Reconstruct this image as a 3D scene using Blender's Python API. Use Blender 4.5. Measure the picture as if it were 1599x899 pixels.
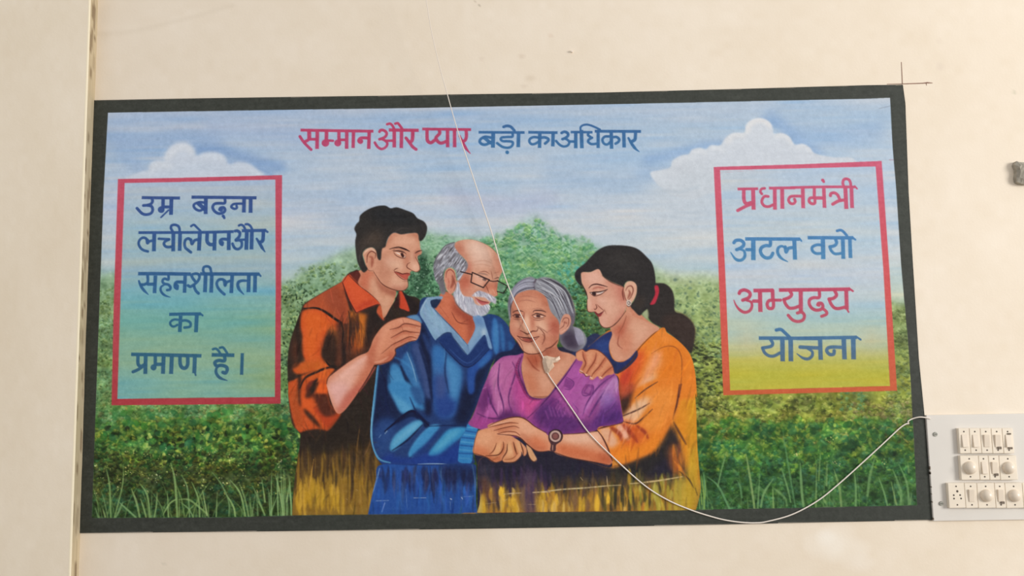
import bpy, math, random
import numpy as np

# ---------------------------------------------------------------- camera, light, exposure
IW, IH, FPX = 1599, 899, 1250.0
MW, MH = 1.90, 0.99487            # the mural on the wall, metres
ZC = 1.652                        # height of the mural's centre above the floor
PITCH, YAW, ROLL = -0.10234743, 0.0067192, -0.01684408
TV = np.array([-0.02586242, 0.03596841, 1.83279783])

def _rot(a, b, c):
    ca, sa, cb, sb, cc, sc = math.cos(a), math.sin(a), math.cos(b), math.sin(b), math.cos(c), math.sin(c)
    return (np.array([[cc, -sc, 0], [sc, cc, 0], [0, 0, 1.]]) @ np.array([[1., 0, 0], [0, ca, -sa], [0, sa, ca]])
            @ np.array([[cb, 0, sb], [0, 1., 0], [-sb, 0, cb]]))
RM = _rot(PITCH, YAW, ROLL)
CC = -RM.T @ TV                   # camera centre: x right, y down, z into the wall (mural centre = origin)

def wall_pt(p, off=0.0):
    """where the sight line of a photo pixel meets the plane `off` metres in front of the wall -> (x, z)"""
    p = np.atleast_2d(np.asarray(p, float))
    d = np.c_[(p[:, 0] - 799.5) / FPX, (p[:, 1] - 449.5) / FPX, np.ones(len(p))] @ RM
    t = (-off - CC[2]) / d[:, 2]
    q = CC + d * t[:, None]
    return np.c_[q[:, 0], ZC - q[:, 1]]
from mathutils import Matrix
scn = bpy.context.scene
COL = scn.collection
for o in list(bpy.data.objects):
    bpy.data.objects.remove(o)

def _bl(v):
    return (v[0], v[2], -v[1])
cam_d = bpy.data.cameras.new('camera')
cam = bpy.data.objects.new('camera', cam_d)
COL.objects.link(cam)
cam_d.sensor_fit = 'HORIZONTAL'
cam_d.sensor_width = 36.0
cam_d.lens = 36.0 * FPX / IW
cam_d.clip_start = 0.05
r_, u_, b_ = _bl(RM[0]), _bl(-RM[1]), _bl(-RM[2])
cl = _bl(CC)
cam.matrix_world = Matrix(((r_[0], u_[0], b_[0], cl[0]), (r_[1], u_[1], b_[1], cl[1]),
                           (r_[2], u_[2], b_[2], cl[2] + ZC), (0, 0, 0, 1)))
scn.camera = cam

world = bpy.data.worlds.new('World')
scn.world = world
world.use_nodes = True
bg = world.node_tree.nodes['Background']
bg.inputs[0].default_value = (1.0, 0.99, 0.978, 1)
bg.inputs[1].default_value = 0.675

def area_light(name, loc, target, sx, sy, watt, col):
    d = bpy.data.lights.new(name, 'AREA')
    d.shape = 'RECTANGLE'; d.size = sx; d.size_y = sy; d.energy = watt; d.color = col
    o = bpy.data.objects.new(name, d)
    COL.objects.link(o)
    from mathutils import Vector
    o.location = loc
    o.rotation_euler = (Vector(target) - Vector(loc)).to_track_quat('-Z', 'Y').to_euler()
    return o
# daylight from the windows of the room: to the right of and behind the photographer
area_light('window_daylight', (5.2, -3.4, 2.35), (0.2, 0, 1.6), 1.9, 1.7, 238, (1.0, 0.972, 0.925))

vs = scn.view_settings
scn.display_settings.display_device = 'sRGB'
vs.view_transform = 'Standard'
vs.look = 'None'
vs.gamma = 1.0
vs.use_curve_mapping = False
vs.exposure = 0.0
scn.cycles.max_bounces = 6
# ---------------------------------------------------------------- the mural painter
# The mural is a flat painting on the wall.  Its pigments are worked out brush stroke by brush stroke on a grid of
# paint cells lying in the plane of the wall; each painted subject then becomes a mesh of its own.
CELL = 0.00132
GX0, GX1, GZ0, GZ1 = -0.972, 0.968, ZC - 0.52, ZC + 0.52
NX, NY = int((GX1 - GX0) / CELL), int((GZ1 - GZ0) / CELL)
IMG = np.zeros((NY, NX, 3), np.float32)
LAB = np.zeros((NY, NX), np.int16)
PARTS = ['none']
CLIP = [None]
PXS = 1.06                         # cells per photo pixel, about

def part(name):
    if name not in PARTS:
        PARTS.append(name)
    return PARTS.index(name)

def to_c(p):
    q = wall_pt(p)
    return np.c_[(q[:, 0] - GX0) / CELL, (GZ1 - q[:, 1]) / CELL]

class Crop:
    def __init__(s, ox, oy, k):
        s.o = np.array([ox, oy], float); s.k = k
    def __call__(s, txt):
        return s.o + np.array([[float(v) for v in t.split(',')] for t in txt.split()]) / s.k
PX = Crop(0, 0, 1.0)

def spline(p, closed, n=6):
    m = len(p)
    if m < 3:
        return p
    if closed:
        P0, P1, P2, P3 = np.roll(p, 1, 0), p, np.roll(p, -1, 0), np.roll(p, -2, 0)
    else:
        e = np.vstack([p[:1], p, p[-1:]])
        P0, P1, P2, P3 = e[:-3], e[1:-2], e[2:-1], e[3:]
    t = (np.arange(n) / n)[None, :, None]
    P0, P1, P2, P3 = [a[:, None, :] for a in (P0, P1, P2, P3)]
    q = .5 * (2 * P1 + (P2 - P0) * t + (2 * P0 - 5 * P1 + 4 * P2 - P3) * t * t + (3 * P1 - P0 - 3 * P2 + P3) * t ** 3)
    q = q.reshape(-1, 2)
    return q if closed else np.vstack([q, p[-1:]])

def blur1(a, r):
    k = int(math.ceil(r * 2.2))
    w = np.exp(-.5 * (np.arange(-k, k + 1) / r) ** 2); w /= w.sum()
    for ax in (0, 1):
        b = np.zeros_like(a)
        for i, wi in enumerate(w):
            s = i - k
            src = [slice(None)] * 2; dst = [slice(None)] * 2
            n = a.shape[ax]
            if abs(s) >= n: continue
            src[ax] = slice(max(0, s), n + min(0, s)); dst[ax] = slice(max(0, -s), n - max(0, s))
            b[tuple(dst)] += wi * a[tuple(src)]
        a = b
    return a

def cover(p, soft):
    """anti-aliased coverage of a closed outline (cell coordinates) -> (mask, y0, x0)"""
    pad = 2 + int(soft * 2.5)
    x0 = max(0, int(p[:, 0].min()) - pad); x1 = min(NX, int(p[:, 0].max()) + pad + 2)
    y0 = max(0, int(p[:, 1].min()) - pad); y1 = min(NY, int(p[:, 1].max()) + pad + 2)
    if x1 <= x0 or y1 <= y0:
        return None
    SS = 4
    w, h = x1 - x0, y1 - y0
    m = np.zeros((h, w + 1), np.float32)
    a, b = p, np.roll(p, -1, 0)
    ys = y0 + (np.arange(h * SS) + .5) / SS - .5
    for r, y in enumerate(ys):
        s = (a[:, 1] <= y) != (b[:, 1] <= y)
        if not s.any(): continue
        A, B = a[s], b[s]
        xs = np.sort(A[:, 0] + (y - A[:, 1]) / (B[:, 1] - A[:, 1]) * (B[:, 0] - A[:, 0])) - x0 + .5
        row = m[r // SS]
        for i in range(0, len(xs) - 1, 2):
            l, e = min(max(xs[i], 0), w), min(max(xs[i + 1], 0), w)
            il, ie = int(l), int(e)
            if il == ie:
                row[il] += e - l
            else:
                row[il] += il + 1 - l; row[il + 1:ie] += 1; row[ie] += e - ie
    m = m[:, :w] / SS
    if soft > .3:
        m = blur1(m, soft)
    return m, y0, x0

def lay(m, y0, x0, col, alpha=1.0, pt=None):
    h, w = m.shape
    sl = (slice(y0, y0 + h), slice(x0, x0 + w))
    m = np.clip(m, 0, 1) * alpha
    if CLIP[-1] is not None:
        m = m * CLIP[-1][sl]
    if callable(col):
        yy, xx = np.mgrid[y0:y0 + h, x0:x0 + w]
        c = col(xx.astype(np.float32), yy.astype(np.float32))
    else:
        c = np.asarray(col, np.float32) / 255.
    IMG[sl] += (c - IMG[sl]) * m[..., None]
    if pt is not None:
        LAB[sl][m > .5] = pt

def poly(p, col, soft=0., alpha=1., pt=None, smooth=True):
    q = to_c(p)
    if smooth: q = spline(q, True)
    c = cover(q, soft * PXS)
    if c: lay(*c, col, alpha, pt)

def mask_of(p, smooth=True, soft=0.):
    q = to_c(p)
    if smooth: q = spline(q, True)
    M = np.zeros((NY, NX), np.float32)
    c = cover(q, soft * PXS)
    if c:
        m, y, x = c
        M[y:y + m.shape[0], x:x + m.shape[1]] = np.clip(m, 0, 1)
    return M

class clipped:
    def __init__(s, M): s.M = M
    def __enter__(s):
        CLIP.append(s.M if CLIP[-1] is None else s.M * CLIP[-1])
    def __exit__(s, *a): CLIP.pop()

def stroke(p, w, col, alpha=1., soft=0., pt=None, taper=(1., 1.), flat=False, smooth=True):
    """a brush stroke of width w (photo pixels) along p; taper = relative width at start and end"""
    q = to_c(p)
    if smooth: q = spline(q, False, 5)
    n = len(q)
    d = np.r_[0, np.cumsum(np.hypot(*np.diff(q, axis=0).T))]
    u = d / max(d[-1], 1e-6)
    tw = np.minimum(1, np.minimum(taper[0] + (1 - taper[0]) * u * 3, taper[1] + (1 - taper[1]) * (1 - u) * 3))
    rad = .5 * w * PXS * tw
    pad = rad.max() + 2 + soft * 2.5
    x0 = max(0, int(q[:, 0].min() - pad)); x1 = min(NX, int(q[:, 0].max() + pad) + 2)
    y0 = max(0, int(q[:, 1].min() - pad)); y1 = min(NY, int(q[:, 1].max() + pad) + 2)
    if x1 <= x0 or y1 <= y0: return
    m = np.zeros((y1 - y0, x1 - x0), np.float32)
    for i in range(n - 1):
        a, b = q[i], q[i + 1]
        e = max(rad[i], rad[i + 1]) + 2
        X0 = max(x0, int(min(a[0], b[0]) - e)); X1 = min(x1, int(max(a[0], b[0]) + e) + 2)
        Y0 = max(y0, int(min(a[1], b[1]) - e)); Y1 = min(y1, int(max(a[1], b[1]) + e) + 2)
        if X1 <= X0 or Y1 <= Y0: continue
        yy, xx = np.mgrid[Y0:Y1, X0:X1]
        v = b - a; L2 = v @ v
        if L2 < 1e-9: continue
        t = ((xx - a[0]) * v[0] + (yy - a[1]) * v[1]) / L2
        tc = np.clip(t, 0, 1)
        dist = np.hypot(xx - a[0] - tc * v[0], yy - a[1] - tc * v[1])
        c = np.clip(rad[i] + (rad[i + 1] - rad[i]) * tc - dist + .5, 0, 1)
        if flat:
            L = math.sqrt(L2)
            if i == 0: c = np.minimum(c, np.clip(t * L + .5, 0, 1))
            if i == n - 2: c = np.minimum(c, np.clip((1 - t) * L + .5, 0, 1))
        s = m[Y0 - y0:Y1 - y0, X0 - x0:X1 - x0]
        np.maximum(s, c, out=s)
    if soft > .3: m = blur1(m, soft * PXS)
    lay(m, y0, x0, col, alpha, pt)

def closed(p): return np.vstack([p, p[:1]])

def lerp_stops(v, stops):
    xs = [s[0] for s in stops]
    return np.stack([np.interp(v, xs, [s[1][k] / 255. for s in stops]) for k in range(3)], -1).astype(np.float32)

# photo-pixel coordinates of every paint cell, for colours that change across the painting
def _cell_px():
    yy, xx = np.mgrid[0:NY, 0:NX]
    X = GX0 + xx * CELL; Yd = -(GZ1 - yy * CELL - ZC)
    c = np.stack([X, Yd, np.zeros_like(X)], -1) @ RM.T + TV
    return ((FPX * c[..., 0] / c[..., 2] + 799.5).astype(np.float32), (FPX * c[..., 1] / c[..., 2] + 449.5).astype(np.float32))
PXX, PXY = _cell_px()

def vgrad(stops):
    def f(xx, yy):
        return lerp_stops(PXY[yy.astype(int), xx.astype(int)], stops)
    return f
def lgrad(a, b, ca, cb):
    a, b = np.array(a, float), np.array(b, float); d = (b - a) / ((b - a) @ (b - a))
    def f(xx, yy):
        i, j = yy.astype(int), xx.astype(int)
        t = (PXX[i, j] - a[0]) * d[0] + (PXY[i, j] - a[1]) * d[1]
        return lerp_stops(t, [(0, ca), (1, cb)])
    return f

RNG = np.random.default_rng(7)
def noise(sx, sy, seed=0):
    """smooth value noise over the whole grid, feature size sx by sy cells, range about -1..1"""
    g = np.random.default_rng(seed).standard_normal((int(NY / sy) + 4, int(NX / sx) + 4)).astype(np.float32)
    y = np.arange(NY) / sy; x = np.arange(NX) / sx
    yi, xi = y.astype(int), x.astype(int)
    fy, fx = (y - yi)[:, None], (x - xi)[None, :]
    fy, fx = fy * fy * (3 - 2 * fy), fx * fx * (3 - 2 * fx)
    A = g[yi][:, xi]; B = g[yi][:, xi + 1]; C = g[yi + 1][:, xi]; D = g[yi + 1][:, xi + 1]
    return (A * (1 - fx) + B * fx) * (1 - fy) + (C * (1 - fx) + D * fx) * fy

_ST = {}
def stamp(rx, ry, ang):
    k = (round(rx * 2), round(ry * 2), int(ang / .35))
    if k not in _ST:
        rx, ry, ang = max(k[0], 1) / 2, max(k[1], 1) / 2, k[2] * .35
        e = int(max(rx, ry)) + 2
        yy, xx = np.mgrid[-e:e + 1, -e:e + 1]
        u = (xx * math.cos(ang) + yy * math.sin(ang)) / rx; v = (-xx * math.sin(ang) + yy * math.cos(ang)) / ry
        d = np.hypot(u, v)
        _ST[k] = np.clip((1 - d) * min(rx, ry) + .5, 0, 1).astype(np.float32)
    return _ST[k]

def dabs(n, box, pal, rx, ry, alpha=(.5, .95), ang=(0, 3.1), M=None, pt=None, where=None):
    """n leaf-shaped touches of the brush inside box (photo pixels)"""
    x = RNG.uniform(box[0], box[2], n); y = RNG.uniform(box[1], box[3], n)
    c = to_c(np.c_[x, y])
    for i in range(n):
        if where is not None and not where(x[i], y[i]): continue
        cx, cy = int(c[i, 0]), int(c[i, 1])
        s = stamp(RNG.uniform(*rx), RNG.uniform(*ry), RNG.uniform(*ang)); e = s.shape[0] // 2
        if cx - e < 0 or cy - e < 0 or cx + e >= NX or cy + e >= NY: continue
        a = RNG.uniform(*alpha)
        if M is not None: a *= M[cy, cx]
        if a < .03: continue
        col = pal[RNG.integers(len(pal))] if not callable(pal) else pal(x[i], y[i])
        col = np.array(col, float) + RNG.normal(0, 6)
        if M is not None:
            s = s * np.minimum(1, M[cy - e:cy + e + 1, cx - e:cx + e + 1] * 1.0)
        lay(s, cy - e, cx - e, col, a, pt)

def streaks(n, box, pal, w=(1.5, 4), length=(20, 60), alpha=(.3, .8), soft=.8, M=None, lean=0.0):
    for i in range(n):
        x = RNG.uniform(box[0], box[2]); y = RNG.uniform(box[1], box[3]); L = RNG.uniform(*length)
        p = np.array([[x, y], [x + RNG.normal(0, 1) + lean * L * .5, y + L / 2], [x + RNG.normal(0, 1.5) + lean * L, y + L]])
        stroke(p, RNG.uniform(*w), pal[RNG.integers(len(pal))], RNG.uniform(*alpha), soft, taper=(.4, .2))

def clumps(n, box, pals, r=(3, 5.5), alpha=.8, M=None, where=None):
    """leaf clusters, painted from the top down: dark underside, body, light upper edge"""
    x = RNG.uniform(box[0], box[2], n); y = np.sort(RNG.uniform(box[1], box[3], n))
    c = to_c(np.c_[x, y])
    for i in range(n):
        if where is not None and not where(x[i], y[i]): continue
        P = pals[RNG.integers(len(pals))]; R = RNG.uniform(*r)
        for dx, dy, k, col, al in ((.15, .5, .85, P[0], .8), (-.45, .35, .6, P[0], .7), (.3, -.05, .62, P[1], .8), (-.35, .05, .66, P[1], .8), (0, -.3, .5, P[1], .7), (-.25, -.5, .36, P[2], .8), (.3, -.4, .3, P[2], .7)):
            s = stamp(R * k * RNG.uniform(.8, 1.25), R * k * RNG.uniform(.4, .8), RNG.uniform(-.9, .9) % 3.14); e = s.shape[0] // 2
            cx, cy = int(c[i, 0] + (dx + RNG.normal(0, .25)) * R), int(c[i, 1] + (dy + RNG.normal(0, .2)) * R)
            if cx - e < 0 or cy - e < 0 or cx + e >= NX or cy + e >= NY: continue
            lay(s, cy - e, cx - e, np.array(col, float) + RNG.normal(0, 9), al * alpha * RNG.uniform(.6, 1))

def brushwork(M, n, w, L, amp, ang, spread=.25, soft=.6, alpha=.5):
    """loose visible brushstrokes: touches of lighter and darker versions of the paint already there"""
    ys, xs = np.nonzero(M > .8)
    if len(ys) == 0: return
    with clipped(M):
        for k in range(n):
            i = RNG.integers(len(ys)); px, py = PXX[ys[i], xs[i]], PXY[ys[i], xs[i]]
            a = math.radians((ang(px, py) if callable(ang) else ang)) + RNG.normal(0, spread)
            l = RNG.uniform(*L) / 2; dx, dy = math.cos(a) * l, math.sin(a) * l
            col = IMG[ys[i], xs[i]] * 255 * (1 + RNG.normal(0, amp)) + RNG.normal(0, 4, 3)
            bx, by = RNG.normal(0, l * .12, 2)
            stroke(np.array([[px - dx, py - dy], [px + bx, py + by], [px + dx, py + dy]]), RNG.uniform(*w), np.clip(col, 8, 250), RNG.uniform(.5, 1) * alpha, soft, taper=(.3, .3))
# ---------------------------------------------------------------- the painting: sky, clouds, hedge, grass
OUTER = PX('148,157.5 148,157 310,154 480,151.5 640,149.5 700,148 940,145 1150,139.5 1350,133.6 1409,132.8 1409,132.8 1413,162 1418,300 1424,400 1434,560 1443,650 1456,811.5 1456,811.5 1300,814.5 1100,819 900,822.5 700,825.5 500,828 360,829.5 250,830.5 123.5,832 123.5,832 125,765 126.5,700 134,520 142.7,300')
INNER = PX('169.5,176.5 169.5,176.5 400,172.7 640,169.2 940,163.6 1200,158 1350,154.8 1389,153.2 1389,153.2 1393,230 1399,300 1406,410 1419,560 1426,690 1431,788 1431,788 1300,791 1100,795 860,800 640,802 460,804 360,807 250,807.5 144.5,808 144.5,808 148.5,700 155.5,500 162.7,300')
BORDER = part('border')
poly(OUTER, lgrad((140, 820), (1440, 140), (71, 72, 66), (82, 84, 78)), pt=BORDER, smooth=False)
n1, n2, n3 = noise(60, 5, 1), noise(160, 14, 2), noise(9, 9, 3)
LEAFN = noise(4, 3.4, 4)
INM = mask_of(INNER, smooth=False)
CLIP.append(INM)
SKY = part('painted_sky')

def sky_col(xx, yy):
    i, j = yy.astype(int), xx.astype(int)
    x, y = PXX[i, j], PXY[i, j]
    L = lerp_stops(y, [(150, (172, 184, 206)), (215, (165, 184, 208)), (270, (174, 191, 211)), (330, (182, 194, 213)), (400, (176, 194, 205)), (450, (165, 190, 190)), (520, (150, 180, 160))])
    R = lerp_stops(y, [(150, (184, 199, 217)), (200, (172, 196, 220)), (260, (186, 204, 223)), (330, (195, 208, 221)), (400, (198, 210, 218)), (440, (192, 208, 205)), (520, (180, 195, 160))])
    t = np.clip((x - 300) / 900, 0, 1)[..., None]
    c = L + (R - L) * t
    n = n1[i, j] * .55 + n2[i, j]
    c = c + (n * .028)[..., None] * np.array([-1., -.45, .1], np.float32)
    return c.astype(np.float32)
poly(PX('100,100 1500,100 1500,850 100,850'), sky_col, smooth=False, pt=SKY)

# bluer strokes round the clouds and across the sky
for s, w, c, a, sf in [
    ('170,215 230,225 290,212 340,225', 26, (138, 166, 205), .55, 9), ('190,240 215,262 230,272', 20, (140, 168, 206), .5, 8),
    ('300,232 350,238 400,252 440,262', 16, (120, 152, 198), .7, 6), ('350,255 395,262 425,272', 8, (118, 150, 196), .6, 3),
    ('330,200 420,205 480,215', 26, (160, 180, 212), .6, 9), ('700,300 780,320 860,310', 26, (178, 186, 212), .6, 10),
    ('640,280 720,285 800,290', 22, (160, 186, 212), .45, 9), ('860,270 960,285 1040,270', 30, (158, 184, 214), .55, 10),
    ('1010,250 1060,240 1100,228 1130,225', 14, (140, 172, 214), .7, 6), ('1000,270 1040,272 1080,262', 16, (150, 180, 216), .55, 7),
    ('1200,180 1225,200 1250,225 1275,240', 18, (140, 172, 214), .75, 7), ('1240,205 1300,215 1370,205', 30, (150, 180, 218), .6, 11),
    ('1190,185 1212,195', 8, (140, 172, 212), .7, 3), ('440,300 520,330 560,360', 30, (168, 186, 206), .5, 12),
    ('1000,170 1100,175 1200,165', 24, (182, 198, 218), .6, 9), ('180,185 260,190', 18, (160, 182, 212), .5, 8)]:
    stroke(PX(s), w, c, a, sf)
for k in range(150):
    x, y = RNG.uniform(180, 1380), RNG.uniform(170, 400)
    L = RNG.uniform(20, 90)
    stroke(PX('%f,%f %f,%f' % (x, y, x + L, y + RNG.normal(0, 3))), RNG.uniform(1.5, 5), [(160, 184, 212), (186, 198, 218), (190, 192, 214), (150, 178, 210)][RNG.integers(4)], RNG.uniform(.12, .35), 1.6, taper=(.3, .3))

CLOUD = part('painted_cloud')
CL1 = PX('205,282 222,268 232,266 236,255 248,250 258,252 260,238 272,226 288,224 300,230 308,243 318,239 335,238 350,243 358,256 372,253 390,256 404,266 412,274 380,280')
poly(CL1, (196, 205, 219), 2.2, .95, CLOUD)
for s, w, c, a, sf in [('262,246 275,233 290,229 300,236', 13, (207, 213, 222), .8, 3.5), ('240,262 252,257 266,262', 12, (206, 213, 222), .7, 3.5),
                       ('318,246 335,243 348,250', 8, (205, 214, 226), .7, 3), ('366,262 385,260 400,270', 7, (200, 210, 224), .7, 2.5), ('250,275 320,262 380,272', 14, (190, 202, 218), .7, 5)]:
    stroke(PX(s), w, c, a, sf)
CL2 = PX('1015,272 1030,266 1046,262 1050,251 1064,243 1075,241 1080,234 1092,231 1102,233 1110,227 1124,227 1132,216 1144,208 1162,207 1164,196 1174,187 1188,185 1200,190 1206,200 1208,209 1220,208 1232,214 1240,226 1253,225 1264,231 1272,240 1300,246 1330,247 1330,262 1240,270 1114,300 1080,312 1040,300')
CLOUD = part('painted_cloud#2')
CLM = mask_of(CL2, soft=1.2)
poly(CL2, (208, 215, 225), 1.2, 1, CLOUD)
with clipped(CLM):
    for s, w, c, a, sf in [('1166,205 1172,193 1188,188 1202,196', 9, (228, 229, 232), .9, 2.5), ('1136,222 1146,211 1160,212', 9, (224, 226, 230), .8, 3),
                           ('1212,213 1226,213 1236,224', 7, (226, 229, 234), .8, 2.5), ('1244,230 1256,229 1266,238', 6, (224, 228, 234), .8, 2.5),
                           ('1112,232 1124,232 1130,238', 7, (220, 225, 232), .8, 2.5), ('1082,240 1094,236 1100,240', 6, (220, 225, 232), .8, 2.5),
                           ('1052,256 1066,248 1080,248', 7, (216, 222, 230), .8, 3), ('1020,275 1035,270 1048,268', 6, (214, 221, 230), .7, 3),
                           ('1120,255 1180,235 1240,245 1290,252', 26, (206, 213, 224), .7, 8), ('1070,270 1090,290 1080,320', 36, (203, 209, 218), .8, 12)]:
        stroke(PX(s), w, c, a, sf)
poly(PX('1010,300 1114,262 1114,345 1030,350'), (200, 209, 219), 14, .8)
for s in ['1040,325 1075,332 1110,326', '1045,338 1080,342 1108,337', '1030,296 1060,300 1090,292']:
    stroke(PX(s), 3, (184, 198, 212), .6, 1.8)

# ---- hedge
HEDGE = part('painted_hedge')
HTOP = PX('140,440 160,432 185,425 300,440 440,442 470,424 505,408 545,388 600,378 640,366 662,360 690,366 757,372 780,366 798,358 812,348 822,343 836,334 848,346 866,366 880,372 905,374 932,386 960,395 1010,410 1040,424 1070,428 1100,426 1135,434 1250,450 1390,470 1410,474 1500,480 1500,850 100,850')
def hedge_col(xx, yy):
    i, j = yy.astype(int), xx.astype(int)
    x, y = PXX[i, j], PXY[i, j]
    L = lerp_stops(y, [(380, (158, 184, 170)), (440, (140, 172, 140)), (520, (120, 152, 116)), (610, (105, 145, 105)), (650, (84, 128, 78)), (700, (74, 104, 58)), (745, (66, 80, 48)), (805, (58, 84, 52))])
    Mi = lerp_stops(y, [(330, (168, 190, 196)), (370, (150, 186, 165)), (420, (120, 168, 130)), (470, (88, 132, 100)), (540, (72, 98, 62)), (640, (60, 80, 50))])
    R = lerp_stops(y, [(420, (186, 200, 185)), (450, (164, 184, 132)), (520, (148, 168, 110)), (600, (140, 152, 74)), (650, (128, 142, 66)), (690, (82, 124, 62)), (740, (66, 110, 58)), (795, (60, 92, 58))])
    t1 = np.clip((x - 560) / 120, 0, 1)[..., None]; t2 = np.clip((x - 930) / 120, 0, 1)[..., None]
    c = (L * (1 - t1) + Mi * t1) * (1 - t2) + R * t2
    return c + (LEAFN[i, j] * .03 + n3[i, j] * .035)[..., None]
HM = mask_of(HTOP, soft=6)
poly(HTOP, hedge_col, 6, 1, HEDGE)

CLIP.append(HM * INM)
# leaves, cluster by cluster
A1 = [((92, 122, 80), (124, 152, 106), (158, 182, 134)), ((84, 112, 74), (112, 144, 98), (146, 172, 120))]
clumps(330, (142, 450, 186, 660), A1, (2.2, 4), .7)
dabs(190, (142, 470, 186, 650), [(78, 104, 66), (66, 92, 62)], (1.4, 2.8), (1, 1.8), (.25, .7))
A2 = [((62, 88, 56), (108, 138, 90), (164, 190, 132)), ((54, 80, 56), (96, 128, 90), (150, 178, 128)), ((74, 102, 66), (126, 156, 104), (176, 198, 146))]
clumps(620, (436, 412, 600, 720), A2, (2.4, 4.6), .75)
dabs(330, (438, 440, 500, 700), [(50, 72, 48), (42, 62, 44)], (1.4, 3.2), (1, 1.9), (.35, .8))
dabs(260, (436, 410, 560, 560), [(178, 200, 148), (166, 192, 138)], (1.2, 2.4), (1, 1.6), (.3, .7))
A3 = [((38, 66, 48), (58, 98, 70), (100, 144, 112)), ((32, 58, 44), (50, 86, 62), (84, 130, 100))]
clumps(360, (618, 398, 700, 490), A3, (2, 4), .85, where=lambda x, y: y > 400 or x > 668)
clumps(150, (640, 368, 700, 420), [((104, 148, 118), (140, 180, 150), (172, 204, 176))], (2, 3.6), .6)
poly(PX('652,392 664,396 668,420 664,450 650,462 644,440 652,420'), (46, 76, 58), 5, .7)
dabs(150, (644, 405, 690, 475), [(150, 180, 160), (112, 158, 128)], (.8, 1.6), (.8, 1.4), (.3, .8))
A4 = [((92, 148, 104), (130, 182, 134), (170, 210, 160)), ((84, 142, 108), (120, 176, 138), (160, 206, 172)), ((100, 150, 96), (142, 186, 124), (178, 212, 150))]
clumps(640, (752, 340, 940, 480), A4, (3, 6), .8, where=lambda x, y: y > 342 + abs(x - 838) * .36)
dabs(150, (757, 362, 930, 480), [(70, 126, 88), (60, 116, 84), (78, 136, 100)], (2, 4.2), (1.2, 2.2), (.3, .75))
for k in range(150):
    x, y = RNG.uniform(760, 930), RNG.uniform(352, 470)
    if y < 352 + abs(x - 838) * .42: continue
    r = RNG.uniform(4, 8)
    stroke(PX('%f,%f %f,%f %f,%f' % (x - r, y + r * .35, x, y - r * .4, x + r, y + r * .35)), 2.2, (66, 120, 84), .5, .7, taper=(.3, .3))
    stroke(PX('%f,%f %f,%f %f,%f' % (x - r * .8, y - 2 + r * .3, x, y - 2.6 - r * .4, x + r * .8, y - 2 + r * .3)), 2, (176, 212, 164), .5, .7, taper=(.3, .3))
dabs(18, (815, 338, 862, 372), [(96, 138, 132), (110, 150, 140)], (1.6, 3), (1.2, 2.2), (.4, .8))
dabs(60, (862, 410, 915, 460), [(86, 168, 160), (70, 150, 140)], (2, 4.5), (1.5, 3), (.3, .7))
A5 = [((42, 80, 50), (68, 112, 74), (108, 152, 104)), ((36, 68, 44), (58, 100, 62), (90, 134, 84))]
clumps(380, (752, 442, 915, 560), A5, (2.2, 4.4), .8)
A6 = [((42, 58, 36), (70, 92, 50), (112, 134, 76)), ((40, 54, 36), (62, 84, 52), (98, 120, 72)), ((50, 90, 70), (80, 130, 106), (110, 160, 136))]
clumps(420, (885, 440, 975, 570), A6, (2, 3.8), .85, where=lambda x, y: RNG.uniform(0, 1) < .8)
dabs(120, (890, 470, 965, 560), [(150, 168, 100), (132, 152, 90)], (.9, 1.7), (.8, 1.3), (.4, .85))
# right of the young woman
A7 = [((112, 138, 98), (152, 174, 120), (186, 200, 146)), ((98, 126, 98), (140, 164, 118), (176, 192, 140))]
clumps(360, (1025, 438, 1142, 560), A7, (2.2, 4.4), .65, where=lambda x, y: y > 436 + RNG.uniform(0, 50))
dabs(210, (1040, 450, 1142, 560), [(82, 106, 78), (92, 116, 96), (76, 98, 70)], (1.6, 3.2), (1.2, 2.2), (.35, .8), where=lambda x, y: y > 440 + RNG.uniform(0, 60))
A8 = [((50, 56, 36), (132, 146, 78), (180, 188, 116)), ((64, 74, 44), (120, 138, 76), (170, 182, 108))]
clumps(260, (1074, 535, 1140, 665), A8, (2.8, 5), .85)
dabs(120, (1078, 535, 1136, 650), [(48, 54, 36), (60, 70, 42)], (2.6, 5), (1.2, 2), (.5, .9), ang=(0, .5))
for x, y, r in [(1054, 437, 3.2), (1070, 446, 1.6), (1078, 440, 2), (1078, 450, 2.4), (1070, 458, 2.2), (1092, 442, 1.6), (1090, 462, 2)]:
    poly(PX(' '.join('%f,%f' % (x + r * math.cos(a), y + r * .8 * math.sin(a)) for a in np.arange(0, 6.2, .8))), (100, 124, 116), 1, .8)
A9 = [((86, 104, 62), (128, 148, 92), (172, 184, 128)), ((74, 90, 54), (114, 134, 82), (156, 172, 112))]
clumps(330, (1384, 478, 1436, 665), A9, (2.2, 4.2), .75)
# lower field, left
B1_ = [((64, 98, 58), (98, 140, 88), (140, 172, 112)), ((66, 106, 70), (104, 150, 104), (148, 184, 132)), ((84, 92, 60), (116, 132, 84), (146, 160, 106))]
clumps(520, (138, 632, 472, 672), B1_, (2.4, 4.6), .8)
B2_ = [((46, 72, 40), (80, 118, 60), (134, 160, 84)), ((44, 80, 46), (72, 122, 66), (118, 158, 84)), ((50, 62, 36), (92, 112, 54), (148, 164, 84)), ((38, 66, 40), (58, 98, 56), (96, 136, 72))]
clumps(620, (138, 655, 472, 728), B2_, (5, 10), .9)
dabs(90, (138, 665, 472, 740), [(40, 54, 32), (34, 46, 30)], (3, 6.5), (2, 4.5), (.45, .85))
dabs(70, (138, 640, 472, 720), [(52, 112, 62), (46, 104, 70), (64, 124, 60)], (5, 9), (4, 7), (.35, .7))
dabs(150, (138, 665, 472, 725), [(150, 174, 84), (164, 182, 100), (140, 164, 80)], (1.8, 4.2), (1.2, 2.6), (.4, .85))
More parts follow.
